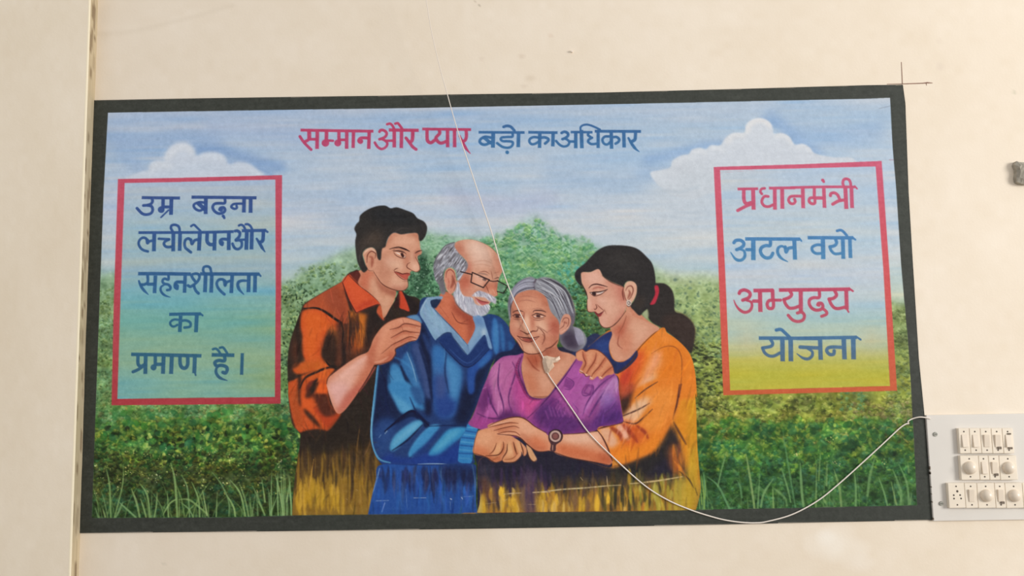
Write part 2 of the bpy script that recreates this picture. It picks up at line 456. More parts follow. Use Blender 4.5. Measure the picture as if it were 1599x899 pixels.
B3_ = [((40, 48, 30), (62, 76, 42), (104, 120, 62)), ((44, 50, 34), (76, 84, 46), (122, 132, 70)), ((38, 58, 36), (56, 84, 48), (90, 120, 62))]
clumps(720, (138, 705, 472, 775), B3_, (2.6, 5.2), .85)
B4_ = [((36, 54, 34), (52, 76, 44), (76, 104, 56)), ((38, 48, 30), (56, 68, 40), (84, 98, 54)), ((36, 64, 46), (50, 88, 62), (70, 112, 76))]
clumps(520, (138, 755, 472, 812), B4_, (2.6, 5), .8)
for k in range(70):
    x, y = RNG.uniform(150, 455), RNG.uniform(700, 770)
    dabs(3, (x - 3, y - 3, x + 3, y + 3), [(190, 200, 130), (170, 186, 110), (206, 210, 170)], (.6, 1.1), (.6, 1), (.5, .95))
# lower field, right
C1_ = [((78, 86, 44), (134, 148, 72), (176, 182, 104)), ((70, 84, 42), (122, 142, 66), (164, 176, 96)), ((92, 96, 52), (146, 154, 80), (184, 188, 116))]
clumps(470, (1084, 618, 1440, 690), C1_, (3.4, 7), .9)
clumps(60, (1330, 628, 1430, 680), [((112, 108, 70), (142, 138, 94), (170, 166, 120))], (2.6, 5), .7)
clumps(26, (1310, 612, 1350, 640), [((80, 130, 84), (110, 160, 116), (140, 186, 140))], (2, 4), .6)
C2_ = [((44, 88, 46), (76, 128, 60), (122, 162, 78)), ((42, 84, 54), (64, 120, 74), (98, 150, 94)), ((60, 92, 42), (104, 140, 62), (150, 172, 84))]
clumps(470, (1084, 655, 1440, 738), C2_, (5, 10), .85)
dabs(50, (1084, 660, 1440, 730), [(46, 96, 58), (40, 84, 48), (56, 110, 72)], (5, 10), (4, 7), (.35, .7))
dabs(110, (1084, 660, 1440, 735), [(150, 176, 84), (136, 166, 80)], (1.6, 4), (1.2, 2.4), (.4, .8))
C3_ = [((40, 76, 44), (60, 106, 58), (94, 140, 72)), ((38, 66, 42), (54, 90, 54), (80, 120, 64)), ((46, 84, 60), (64, 112, 80), (88, 138, 98))]
clumps(760, (1084, 715, 1440, 800), C3_, (3, 6), .8)
for k in range(14):
    x, y = [(1295, 686), (1244, 708), (1306, 724), (1380, 720)][k % 4]
    dabs(3, (x - 6, y - 4, x + 6, y + 4), [(200, 204, 140), (60, 70, 40)], (.7, 1.2), (.6, 1), (.5, .9))
CLIP.pop()
# uneven thickness of the greens: darker and yellower patches of foliage
_w = np.clip((PXY - 400) / 200, .25, 1) * HM * INM * (LAB == HEDGE)
_n = (noise(16, 13, 41) * .09 + noise(34, 26, 42) * .07 + noise(7, 6, 43) * .07) * _w
_y = np.clip(noise(26, 18, 44) * .5 + .35, 0, 1) * _w * np.where(PXX > 1000, .6, 1)
IMG *= (1 + _n)[..., None]
IMG *= 1 + _y[..., None] * np.array([.12, .02, -.16], np.float32)
GRASS = part('painted_grass')
def blade(s, w=2.6, c=(140, 168, 108), a=.85):
    stroke(PX(s), w, c, a, .45, pt=GRASS, taper=(.25, .9))
gb = Crop(130, 600, 3.826)
for s in ['75,735 95,793', '105,620 128,690 150,793', '140,500 160,600 168,793', '242,480 238,600 190,793', '240,700 215,760 195,793', '215,700 270,750 318,793', '290,620 320,700 340,790',
          '345,680 365,740 378,790', '340,590 385,660 402,790', '445,640 440,720 428,790', '505,640 512,790', '475,785 520,710 560,685', '525,470 550,570 565,790', '578,640 576,790', '590,540 625,620 638,790',
          '650,580 690,680 698,790', '580,700 630,740 660,790', '570,688 640,690 740,770', '715,630 742,780', '803,645 797,788', '770,520 830,600 872,700 872,785', '860,660 900,730 910,785', '880,570 940,650 970,785',
          '935,590 970,690 990,785', '1010,600 1040,660 1085,780', '1030,640 1010,785', '1040,660 1045,780', '1070,570 1088,700', '1110,650 1120,780', '1160,670 1120,770', '1150,540 1175,640 1195,780',
          '1195,560 1200,780', '1225,600 1220,780', '1240,580 1215,700', '1175,720 1185,785', '1090,780 1050,700', '120,740 135,790']:
    blade_p = gb(s)
    stroke(blade_p, RNG.uniform(2.0, 3.8), [(150, 178, 116), (138, 168, 108), (128, 160, 110), (160, 184, 124)][RNG.integers(4)], RNG.uniform(.6, .9), .45, pt=GRASS, taper=(.25, .9))
for k in range(34):
    x, L = RNG.uniform(150, 452), RNG.uniform(20, 60); lean = RNG.normal(0, 9)
    stroke(PX('%f,%f %f,%f %f,%f' % (x + lean * 1.6, 808 - L, x + lean * .5, 808 - L * .5, x, 808)), RNG.uniform(1.1, 2.2), [(120, 150, 92), (104, 138, 84), (134, 162, 100)][RNG.integers(3)], RNG.uniform(.4, .8), .5, pt=GRASS, taper=(.25, .9))
GRASS = part('painted_grass#2')
for k in range(30):
    x, L = RNG.uniform(1095, 1425), RNG.uniform(20, 70); lean = RNG.normal(0, 8)
    stroke(PX('%f,%f %f,%f %f,%f' % (x + lean * 1.6, 796 - L, x + lean * .5, 796 - L * .5, x, 797)), RNG.uniform(1.1, 2.2), [(120, 156, 96), (104, 142, 92)][RNG.integers(2)], RNG.uniform(.35, .7), .5, pt=GRASS, taper=(.25, .9))
gb = Crop(1080, 600, 4.086)
for s in ['75,560 82,690 75,795', '40,640 50,790', '100,590 170,650 240,793', '225,420 190,540 165,650', '290,610 310,660 318,720', '345,440 375,620 400,793', '432,570 420,790', '520,600 460,690 440,780', '515,650 520,790',
          '520,660 590,720 605,770', '580,290 600,430 660,785', '570,530 610,660 630,750', '690,500 700,680 712,780', '795,500 790,780', '820,420 808,610', '862,490 858,640', '905,540 940,660 952,785', '1035,560 1045,660 1044,780',
          '1165,470 1135,580 1118,710', '1190,590 1225,690 1248,780', '1270,620 1305,775', '1280,540 1330,680 1328,775', '1320,510 1370,630 1383,770', '1375,490 1382,560', '1400,690 1390,760', '820,690 850,750']:
    stroke(gb(s), RNG.uniform(2.4, 4.2), [(148, 178, 112), (126, 164, 108), (112, 158, 110), (160, 184, 120)][RNG.integers(4)], RNG.uniform(.55, .85), .5, pt=GRASS, taper=(.25, .9))
GRASS = part('painted_grass')
gb = Crop(440, 600, 4.28)
for k in range(11):
    x = RNG.uniform(-90, 60); stroke(gb('%f,%f %f,%f %f,%f' % (x + RNG.normal(0, 10), RNG.uniform(560, 700), x + 5, 780, x + 8, 875)), RNG.uniform(1.4, 2.6), (140, 172, 116), .7, .4, pt=GRASS, taper=(.25, .9))
GRASS = part('painted_grass#2')
gb = Crop(820, 600, 4.28)
for s in ['1175,600 1190,720 1195,830', '1205,640 1200,760', '1165,640 1180,800']:
    stroke(gb(s), 2, (150, 178, 90), .8, .4, pt=GRASS, taper=(.25, .9))
# ---------------------------------------------------------------- the painted family
F1, F2, F3, F4 = Crop(540, 310, 5.993), Crop(670, 365, 6.42), Crop(780, 425, 6.42), Crop(890, 375, 5.993)
B1, B2, B3, B4 = Crop(440, 410, 4.496), Crop(440, 600, 4.28), Crop(570, 450, 4.28), Crop(640, 620, 4.73)
B5, B6, B7 = Crop(730, 530, 4.28), Crop(880, 400, 4.087), Crop(820, 600, 4.28)

def cat(*a): return np.vstack(a)
def strokes(cr, txt):
    """lines 'width r,g,b alpha soft : points' in crop pixels"""
    for l in txt.strip().split('\n'):
        if not l.strip(): continue
        h, p = l.split(':')
        h = h.split()
        q = cr(p); w = float(h[0]) / cr.k
        if len(q) == 2 and np.hypot(*(q[1] - q[0])) < 2.5 * w:
            tp = (1, 1)
        else:
            tp = (.45, .45)
        stroke(q, max(w * 1.28, 1.15), tuple(float(v) for v in h[1].split(',')), float(h[2]), float(h[3]) * .7, taper=tp)
def polys(cr, txt):
    """lines 'r,g,b alpha soft : points'"""
    for l in txt.strip().split('\n'):
        if not l.strip(): continue
        h, p = l.split(':')
        h = h.split()
        poly(cr(p), tuple(float(v) for v in h[0].split(',')), float(h[2]), float(h[1]))

# ===== young man in the orange shirt (stands behind the older man)
SH = cat(B1('545,60 500,62 465,80 430,128 340,180 250,232 160,290 132,350 95,450 60,560 42,700 48,880'),
         B2('45,60 55,170 75,270 122,325 125,380 105,520 82,700 72,860'), PX('457,804 457,804 600,803 600,803 640,640'), B1('960,500 975,275 880,228 830,198 760,300 600,200'))
pt = part('young_man/shirt')
poly(SH, (56, 44, 38), .6, 1, pt)
M = mask_of(SH)
with clipped(M):
    # brown cloth behind the lit folds
    polys(B1, """92,56,42 .9 3:430,430 480,380 600,360 660,420 640,560 520,680 400,730 380,680 440,600
96,58,42 .8 4:100,480 150,440 130,560 150,690 90,700 70,620
176,88,56 1 1:160,318 168,290 250,234 340,182 428,132 440,200 470,300 478,360 470,420 430,425 395,400 330,350 240,320
150,76,54 .7 4:300,230 400,170 440,260 470,350 440,400 360,350
206,92,46 1 1.6:145,345 240,324 330,362 398,425 400,480 330,470 300,560 280,640 300,690 345,730 300,742 180,772 112,782 75,742 105,705 165,690 135,610 148,520 132,440
216,106,46 .8 5:170,350 250,350 320,400 330,450 290,480 250,600 230,680 180,650 160,560 170,480 150,420
190,104,44 .7 5:180,690 290,690 330,735 200,760 110,770 90,740
176,100,52 .75 4:320,440 380,450 410,520 400,600 360,580 350,520
62,44,36 .95 3.5:310,520 350,500 390,520 395,600 390,660 350,690 310,680 290,640 295,570
96,58,44 .9 2.5:380,430 425,440 430,520 430,660 390,730 385,640 400,540
186,108,44 .95 2.2:472,352 540,350 600,372 605,420 580,520 575,585 530,600 500,560 490,470
168,84,44 .7 4:480,500 540,500 560,600 520,640 490,600
204,118,48 .7 3:540,400 590,410 575,540 545,560
48,38,36 .9 3:600,380 670,330 700,400 680,440 620,560 590,590 590,480""")
    streaks(26, (545, 500, 570, 525), [(74, 48, 38), (150, 84, 46), (60, 42, 36)], (1, 2.6), (14, 34), (.4, .8), .6)
    streaks(14, (548, 486, 560, 500), [(70, 46, 38)], (3, 4), (20, 30), (.4, .7), .8)
    # cuff / rolled sleeve
    polys(B1, """200,96,46 1 1.2:60,899 85,830 130,800 200,770 330,742 372,748 340,790 318,840 312,910 200,930 60,930""")
    polys(B2, """196,90,46 1 1.2:40,0 120,-30 250,-30 300,-10 312,60 330,140 385,185 392,205 315,306 262,296 175,305 118,318 85,260 62,170
214,96,44 .85 2.5:130,60 190,60 220,160 270,250 310,290 260,290 170,210 130,140
172,84,44 .8 3:60,60 110,40 120,150 150,240 120,300 90,250
178,70,40 .8 2:215,150 330,190 390,200 320,290 280,260 240,210
84,46,34 .95 2.2:205,66 300,60 330,140 372,190 300,216 255,180 232,120
70,42,34 .9 2:175,10 215,20 205,80 160,90 165,50
222,100,44 .9 1.6:235,0 300,0 305,55 240,55
46,36,32 .9 2:150,160 215,215 270,295 230,270 165,205
46,36,32 .9 2:110,-60 135,-40 125,60 130,150 112,100""")
    strokes(B1, """13 40,32,30 .95 .6:160,322 240,318 300,342 370,392 425,430 432,500 425,560
12 44,34,30 .95 .6:310,690 340,722 385,728
14 44,34,32 .9 .8:130,880 165,810 240,770 330,735 378,740
10 60,42,34 .9 .6:470,340 482,420 478,540 490,600
26 50,38,34 .9 2:430,560 440,700 400,740
30 50,40,34 .8 3:130,350 110,470 130,600 120,700 70,740""")
    strokes(B1, """22 112,50,40 .9 1.5:180,890 200,850 240,830
34 44,36,34 .9 2:250,820 230,870 215,910""")
    # ochre lower cloth with vertical brushwork
    poly(PX('455,735 480,715 500,705 540,690 590,700 600,810 455,810'), (110, 84, 44), 9, .75)
    poly(PX('458,765 480,740 520,735 560,735 590,760 590,810 455,810'), (150, 118, 50), 8, .8)
    streaks(80, (460, 690, 590, 760), [(168, 132, 50), (140, 106, 46), (122, 92, 48), (178, 140, 54)], (2, 5), (24, 60), (.3, .8), 1)
    streaks(60, (462, 672, 590, 745), [(60, 48, 38), (54, 44, 38), (74, 56, 40)], (2, 5), (20, 60), (.35, .85), 1)
    streaks(26, (460, 750, 580, 790), [(186, 148, 52), (160, 124, 62), (134, 100, 50)], (2, 5), (16, 40), (.4, .8), .9)
    streaks(34, (464, 742, 530, 782), [(196, 156, 54), (186, 146, 50), (206, 164, 66)], (2.5, 6), (16, 40), (.4, .85), .8)
    poly(B2('380,240 560,60 620,0 600,330 560,420 480,400 420,440 250,460 160,420 140,350 300,320'), (50, 42, 36), 5, .85)
    strokes(B2, """7 128,96,56 .7 .6:520,300 505,420 500,560
10 120,88,50 .6 1:600,400 560,560 550,700
5 196,150,70 .8 .4:215,500 200,600 185,700
4 190,160,110 .8 .3:495,700 508,706
4 190,160,110 .8 .3:430,762 442,770""")
brushwork(M, 300, (1.4, 3.6), (12, 36), .22, lambda x, y: 85 if x > 520 else 100, .3)
# collar
with clipped(M):
    polys(B1, """96,46,40 1 .8:462,84 555,52 570,90 540,150 500,110
44,34,34 .95 2:690,270 790,280 860,330 960,370 960,300 880,225 820,190 780,240 760,330 720,400
198,78,52 1 .6:820,196 850,212 898,335 860,330 822,305
188,92,60 1 .6:690,295 712,340 716,405 668,350
60,36,34 .9 1.2:780,250 822,200 828,300 800,320""")
pt = part('young_man/collar')
poly(B1('425,140 470,84 500,108 545,155 620,215 692,285 655,298 590,322 524,350 470,260'), (204, 88, 54), .5, 1, pt)
polys(B1, """216,98,60 .7 4:450,140 480,110 560,190 610,240 540,300 500,240
184,68,46 .8 3:520,345 600,300 690,285 620,270 560,290""")
strokes(B1, """9 74,38,34 .9 .4:428,140 470,258 524,352
8 90,42,36 .9 .5:524,352 600,322 680,290
7 84,44,38 .8 .4:470,86 545,158 640,232 710,305 716,350
7 66,36,34 .9 .4:465,82 432,135
7 110,60,50 .8 .4:668,352 712,405 730,390""")
# neck and face
pt = part('young_man/face')
NK = cat(B1('548,55 555,90 540,150 620,215 692,290 716,388 760,322 792,262 800,195 720,150 660,60'))
poly(NK, (200, 140, 112), .5, 1, pt)
with clipped(mask_of(NK)):
    polys(B1, """196,112,86 .8 4:540,150 570,70 640,60 620,160 600,200
222,176,150 .8 5:620,110 660,120 690,220 700,290 650,240
214,166,138 .8 4:700,250 770,230 760,300 720,370
168,104,84 .9 3:655,70 690,140 760,190 810,190 800,240 730,210 680,170""")
FC = F1('285,470 340,440 372,440 410,350 455,322 560,330 672,322 690,395 700,470 712,490 706,520 672,545 692,640 690,672 660,688 625,676 604,690 603,712 580,735 577,760 582,795 577,828 540,858 480,858 400,832 330,792 290,735 255,680 240,600 262,520')
poly(FC, (208, 152, 126), .5, 1, pt)
with clipped(mask_of(FC)):
    polys(F1, """222,172,146 .8 5:430,380 560,350 660,350 680,420 600,450 460,430
186,128,104 .8 6:330,600 300,560 340,520 420,640 380,760 320,760
220,176,154 .8 5:360,560 440,560 540,590 560,640 460,660 400,640
216,168,144 .9 3:600,520 650,500 690,640 680,670 640,660 600,600
196,138,114 .8 3:560,500 600,510 580,600 560,650 540,600
214,164,140 .8 4:430,760 560,790 570,830 500,850 430,820
170,112,92 .7 4:440,840 540,860 600,830 560,870 440,870
178,120,98 .6 5:600,690 560,700 620,730""")
with clipped(mask_of(FC)):
    polys(F1, """176,112,88 .75 3:600,330 670,330 690,395 670,400 640,350 560,345
186,122,98 .7 3:380,400 450,330 470,335 410,400 390,450
170,104,84 .7 2.5:640,500 690,480 700,520 670,540 650,600 640,560
190,124,100 .6 3:560,560 600,540 590,600 570,640 550,610
228,182,158 .8 3:610,610 660,620 688,650 660,680 620,660
224,178,152 .7 3:440,700 470,740 520,770 560,775 500,800 440,770
168,100,82 .6 3:570,800 580,830 540,858 480,858 400,832 470,830 540,830
224,180,152 .6 4:420,610 500,590 540,610 500,650 440,650""")
poly(F1('455,690 480,690 520,700 552,700 575,694 598,702 602,716 582,732 582,748 560,756 530,742 500,720'), (172, 82, 70), .5, .95)
poly(F1('520,715 560,712 585,728 582,746 560,752 535,738'), (190, 96, 82), .6, .8)
strokes(F1, """9 56,34,32 .95 .4:410,474 450,462 500,456 550,470 598,494
12 52,32,32 .95 .5:505,460 550,472 592,492
9 70,42,38 .95 .4:650,512 680,494 714,486
7 76,46,40 .9 .4:446,488 500,488 540,498 566,520
5 60,36,34 .9 .3:446,492 500,494 548,510
10 230,212,200 .9 .4:468,506 500,518 515,528
7 226,206,196 .9 .4:540,548 556,545
20 62,34,32 .95 .5:526,520 536,540
6 96,58,48 .9 .3:450,506 476,536 520,556 552,558 562,540
5 150,96,78 .8 .4:432,488 480,468 560,488
9 76,54,52 .8 .5:674,548 700,532
6 110,66,54 .9 .4:652,548 680,600 694,640 690,670 662,687 626,677
7 112,64,52 .9 .4:604,598 578,615 573,642 600,662 626,676
6 112,64,50 .9 .4:452,676 466,660 490,652
7 96,46,40 .95 .4:456,682 500,694 530,706 560,702 604,704
6 120,58,50 .9 .4:456,686 490,722 530,752 562,762 584,748
6 150,98,80 .7 .5:590,770 560,775 530,772
7 104,60,48 .9 .4:262,684 296,738 338,795 400,834 480,860 542,860 580,830 584,792 578,760""")
pt = part('young_man/ear')
EAR = F1('162,515 190,478 240,458 285,490 300,560 272,600 268,676 222,678 190,625 172,560')
poly(EAR, (204, 148, 122), .5, 1, pt)
strokes(F1, """16 222,184,162 .9 1:172,520 195,490 240,470 280,505
9 124,72,60 .9 .5:200,600 205,530 240,495 280,515 275,560
22 160,92,74 .8 1.2:225,545 250,560 245,640
6 140,88,72 .8 .4:190,625 215,672 262,676""")
pt = part('young_man/hair')
HR = F1('100,335 82,285 100,240 126,212 136,160 200,108 290,73 370,68 420,92 480,84 560,110 632,140 672,186 732,216 762,270 750,342 718,390 688,394 672,328 600,325 520,336 455,320 410,352 385,402 372,452 340,475 328,572 300,560 284,488 250,458 195,470 160,510 166,560 188,625 205,662 172,692 140,660 108,580 94,480 90,400')
poly(HR, (56, 52, 50), .6, 1, pt)
with clipped(mask_of(HR)):
    polys(F1, """92,78,68 .75 7:120,440 200,350 300,300 350,380 330,470 200,440 130,520
84,76,72 .6 5:450,310 560,290 650,310 600,325
44,46,50 .7 8:200,120 370,80 560,120 700,220 560,240 300,200
70,64,60 .6 4:310,480 335,560 300,540""")
    strokes(F1, """6 92,84,78 .5 .8:200,430 240,340 320,280
6 88,80,76 .5 .8:420,340 520,280 620,290
5 40,40,44 .6 .8:300,150 420,200 500,260
5 40,40,44 .6 .8:640,160 700,260 720,340
5 40,40,44 .6 .8:420,100 460,160 450,230
10 110,100,94 .4 1.5:140,640 130,560 150,480""")
# forearm and hand on the older man's shoulder are laid in after him

# ===== older man in the blue sweater
pt = part('older_man/sweater')
SW = cat(B3('400,60 360,150 340,178 290,186 240,240 210,400 120,500 84,520 68,640 50,800 40,899'), B2('615,120 598,250 594,350 614,440 650,510 700,540'), B4('0,505 200,502 460,492 470,420 505,200 432,192'),
         B3('700,880 780,700 850,500 900,462 1030,445 1012,380 962,260 900,192 830,172 780,180 650,100'))
poly(SW, (44, 68, 116), .5, 1, pt)
with clipped(mask_of(SW)):
    polys(B3, """28,38,70 .9 5:80,540 220,480 290,640 400,800 300,820 210,900 40,900
24,32,62 .95 3:360,230 400,260 430,360 455,560 445,830 395,820 420,640 370,450
24,32,60 .9 5:640,700 740,560 860,440 1000,380 1010,440 900,460 830,540 760,720 690,899 600,899
44,72,124 .9 3:820,178 890,180 960,250 1010,380 930,450 850,430 835,320
66,126,176 1 2.4:178,505 235,520 290,620 350,720 388,770 395,815 330,800 270,795 210,735 165,685 158,600
82,146,192 .75 4:190,530 240,560 310,680 340,770 260,770 200,700 180,620
60,112,164 1 2:240,510 282,425 312,470 350,600 388,700 388,775 345,745 290,620
86,140,186 .6 3:290,440 330,540 360,660 370,730 330,650
66,84,130 1 2.2:318,395 362,380 420,560 440,735 405,705 372,560
52,76,126 .8 2:380,300 410,320 450,420 460,470 420,420
58,108,162 1 2.5:455,395 520,400 560,450 640,530 645,620 612,800 565,865 470,825 455,600
84,144,192 .8 4:540,450 600,500 640,560 625,680 590,760 560,680 540,560
44,70,136 .9 4:460,600 540,600 560,720 610,760 600,830 540,870 470,830
76,92,140 .7 4:480,520 540,540 540,700 480,720
62,116,176 .8 4:460,400 520,410 530,560 480,560
46,82,150 1 1.6:690,530 760,470 838,410 842,470 745,560 730,690 690,690
60,112,172 .8 2.5:760,500 835,425 838,465 780,530
64,118,176 1 1.6:856,205 888,232 896,400 872,440 848,335
78,134,184 .7 2:868,240 886,260 885,390 866,400
60,110,166 .95 1.6:900,232 930,300 932,420 912,390
52,98,150 .9 1.6:960,350 990,380 985,425 965,420
36,60,112 1 1.2:498,345 545,312 590,330 680,440 800,332 846,405 830,402 690,526 560,425""")
    brushwork(M, 260, (1.6, 4.2), (16, 46), .18, lambda x, y: 82 if y < 640 else 150, .22)
    strokes(B3, """6 26,38,76 .9 .6:500,362 560,430 690,528 835,402
5 70,100,160 .6 .6:560,400 685,500 790,410
5 170,196,216 .6 .6:280,425 318,520 345,625
4 110,156,196 .6 .6:530,400 532,480
20 24,36,68 .9 1.5:240,520 290,630 390,770
14 26,38,72 .9 1.5:365,390 425,580 450,760
10 30,44,84 .7 1.2:545,430 535,560 560,700
26 92,150,188 .95 1.4:86,520 68,640 52,800 42,910
16 30,40,74 .8 2:105,560 88,700 70,880
10 20,28,58 .95 1:200,885 250,850 312,815 380,870 430,900""")
    polys(B2, """70,136,186 1 2:715,0 830,-20 900,40 945,130 900,140 860,170 800,190 745,90
96,160,200 .8 2.5:740,60 830,120 880,170 810,190 760,110
52,90,140 .9 2:860,20 930,30 945,130 900,120
24,38,74 1 1:688,312 868,174 985,268 965,292 868,215 710,304
50,80,134 .8 4:640,250 760,240 720,420 650,460
86,154,194 1 1.6:722,425 760,335 890,242 945,262 835,370 752,442
112,174,206 .7 2:740,410 780,350 890,260 920,270 800,370
86,158,198 1 1.6:850,470 888,392 985,285 1040,275 1005,340 885,478
108,172,206 .7 2:870,450 910,390 1000,300 1010,330 900,440
40,66,138 .9 4:660,500 720,460 830,490 1027,440 1027,530 700,530""")
    strokes(B2, """15 94,152,190 .95 .7:626,0 612,130 598,280 604,400 650,495 725,522
8 120,170,200 .7 .5:612,130 600,280 608,400
14 16,28,62 1 .5:690,312 780,238 868,178 930,224 982,272
6 180,200,214 .8 .4:690,330 706,310
10 22,34,68 .9 .8:740,440 840,372 940,270
16 26,40,84 .9 1.2:860,490 930,410 1020,320
5 130,160,196 .8 .4:650,355 665,335""")
    polys(B4, """70,140,190 1 1.6:-5,405 60,300 150,218 222,212 135,330 20,435
62,140,188 1 1.6:138,422 205,325 290,235 412,222 400,270 350,320 220,422
106,176,204 .6 3:170,400 230,320 310,250 380,240 300,320 220,390
38,64,124 .9 2:20,430 130,330 200,255 215,270 110,390 60,440
36,66,140 .9 4:60,450 220,420 360,325 365,480 60,490""")
    strokes(B4, """8 24,38,78 .9 1:0,0 60,130 130,215
6 26,40,80 .9 .6:130,215 280,208 420,212
5 180,205,225 .8 .4:60,492 200,490 300,496
7 28,40,84 .9 .6:0,500 240,498 470,492""")
pt = part('older_man/sweater_cuff')
CF = B4('432,194 506,202 490,270 478,350 466,402 450,486 365,478 358,430 375,310 410,250')
poly(CF, (58, 128, 184), .5, 1, pt)
with clipped(mask_of(CF)):
    strokes(B4, """14 36,78,138 .9 1:405,246 500,262
14 34,76,138 .9 1:385,296 490,308
13 34,76,138 .9 1:370,352 480,364
13 34,76,138 .9 1:355,412 470,416
12 112,176,208 .8 1:430,222 495,228
12 104,170,206 .8 1:400,274 488,284
12 104,170,206 .8 1:380,328 478,338
12 96,162,202 .8 1:365,386 465,394
12 90,156,198 .8 1:365,448 450,454""")
# lower shirt
pt = part('older_man/trousers')
LT = cat(B2('655,538 630,640 600,760 578,866'), PX('575,803 575,803 745,802 745,802'), B4('500,855 488,760 490,560 462,490 240,498 0,502'))
poly(LT, (46, 84, 152), .5, 1, pt)
with clipped(mask_of(LT)):
    streaks(70, (590, 727, 745, 740), [(34, 42, 76), (40, 46, 84), (44, 60, 108), (64, 70, 104)], (2.5, 6), (14, 40), (.4, .9), 1)
    streaks(36, (585, 745, 745, 775), [(52, 100, 168), (60, 108, 176), (40, 72, 136), (70, 84, 130)], (2, 5), (16, 34), (.35, .7), 1)
    poly(B4('230,505 470,500 480,640 300,600 240,560'), (34, 40, 72), 4, .7)
    strokes(B4, """8 80,110,150 .7 .8:235,515 230,570 240,620
7 110,140,170 .7 .8:462,500 480,600 480,690
6 30,38,70 .8 .8:150,510 160,640 180,780
30 58,104,170 .6 3:250,640 240,720 260,840
4 200,204,210 .8 .4:30,742 120,740
4 190,200,214 .85 .4:380,736 470,728
5 210,214,220 .9 .3:300,748 308,752
5 210,214,220 .9 .3:385,742 390,750
5 170,190,220 .7 .4:298,770 302,830""")
    strokes(B2, """9 126,158,204 .8 .6:655,560 628,660 600,740
9 150,170,214 .8 .6:690,790 670,850
5 190,200,220 .8 .4:630,776 715,774
5 120,150,200 .7 .5:830,700 838,820""")
brushwork(mask_of(LT), 120, (1.6, 4), (14, 34), .2, 90, .05)
# neck
pt = part('older_man/face')
NK = B3('480,80 530,20 600,60 640,130 725,195 738,262 688,378 640,340 570,250 468,142')
poly(NK, (196, 114, 86), .5, 1, pt)
with clipped(mask_of(NK)):
    polys(B3, """206,122,92 .8 4:500,90 560,50 600,120 560,170 510,150
150,72,56 .9 4:600,60 620,130 725,195 735,260 660,210 590,140
204,118,86 .8 4:560,190 640,220 680,300 680,360 620,300
164,84,64 .8 3:690,220 735,240 735,270 690,370 690,300""")
    strokes(B3, """5 120,58,46 .8 .5:580,160 620,225 690,240
4 140,70,54 .7 .6:500,120 560,200
6 120,60,50 .7 .8:690,210 640,235""")
FC = F2('245,150 258,95 330,64 430,60 530,88 620,138 688,210 724,300 732,380 718,410 700,452 690,500 682,560 686,615 640,640 600,710 540,740 440,700 350,660 270,600 240,520 290,460 330,380 380,290 300,200')
poly(FC, (208, 156, 132), .5, 1, pt)
with clipped(mask_of(FC)):
    polys(F2, """224,184,164 .85 8:330,80 450,80 560,140 600,220 460,220 360,180
226,190,172 .7 6:440,180 600,190 640,300 520,330 430,300
188,112,90 .85 6:265,110 310,90 340,180 390,290 350,250 290,190
190,126,104 .8 5:620,180 690,240 725,330 720,400 690,380 690,290
176,92,74 .85 4:385,295 415,290 410,380 385,400 370,350
190,104,82 .85 6:300,440 400,430 430,520 420,600 360,610 310,540
216,164,140 .8 5:440,560 540,560 560,590 470,600
204,132,106 .9 3:610,490 660,490 685,560 680,615 640,630 590,600 560,570
226,176,152 .8 3:600,560 640,580 630,610 580,590
166,92,74 .8 3:660,480 690,500 682,560 660,540""")
    polys(F2, """230,196,178 .8 7:400,80 520,100 600,170 560,240 430,190
236,208,192 .6 6:430,90 500,100 540,140 470,140
184,116,96 .7 6:270,110 320,100 330,200 380,280 340,250 290,180
178,98,78 .75 5:300,500 330,440 400,420 410,470 340,500 320,560
216,160,138 .8 5:350,570 430,540 460,570 420,600 370,610
196,122,100 .6 6:660,200 700,240 728,320 722,390 690,380 690,280
224,172,150 .8 4:440,400 560,440 580,480 540,520 440,480
176,102,82 .7 3:570,480 600,500 590,560 560,580 545,550
160,88,70 .6 2.5:430,600 470,575 540,560 500,590""")
    strokes(F2, """5 130,82,68 .8 .5:500,388 560,376 605,402
7 96,62,54 .85 .5:655,452 690,440 708,446
5 150,92,76 .8 .5:622,372 632,420 642,462
5 150,92,76 .8 .5:655,395 700,382
4 190,138,116 .7 .8:430,320 540,306 660,345
4 190,138,116 .6 .8:450,280 560,270 640,300
9 140,112,104 .8 .8:490,398 550,402 592,418
6 92,56,48 .9 .4:498,434 540,440 580,462
16 66,46,46 .9 .8:545,456 562,464
7 128,74,60 .8 .5:560,510 580,540 600,590
8 96,50,42 .9 .6:560,590 590,612 620,622 645,634
10 236,196,174 .8 1:640,560 660,600
6 110,60,50 .9 .4:692,500 684,560 688,612 660,634
5 110,72,62 .8 .4:250,95 330,60 430,57 530,86 622,138 690,210 726,300 734,380 720,412""")
    for x0, y0, x1, y1 in [(300, 620, 420, 600)]:
        pass
pt = part('older_man/ear')
poly(F2('152,470 158,390 185,350 215,342 255,368 272,440 276,520 252,580 216,606 182,562 165,500'), (208, 144, 122), .5, 1, pt)
strokes(F2, """8 140,78,64 .9 .5:170,440 180,380 215,360 250,390 262,440
26 140,72,58 .8 1.4:235,420 245,480 220,540
10 184,110,92 .8 .8:190,440 200,500 190,560
10 228,172,150 .8 .8:160,480 175,550 210,595
6 110,66,58 .8 .5:250,470 268,520 250,570""")
pt = part('older_man/hair')
HR = F2('258,90 180,108 112,178 62,260 44,340 62,450 100,520 118,590 145,612 168,570 148,460 152,375 210,336 262,362 282,450 300,475 340,405 378,362 388,300 340,240 290,185 256,130')
poly(HR, (142, 142, 150), .8, 1, pt)
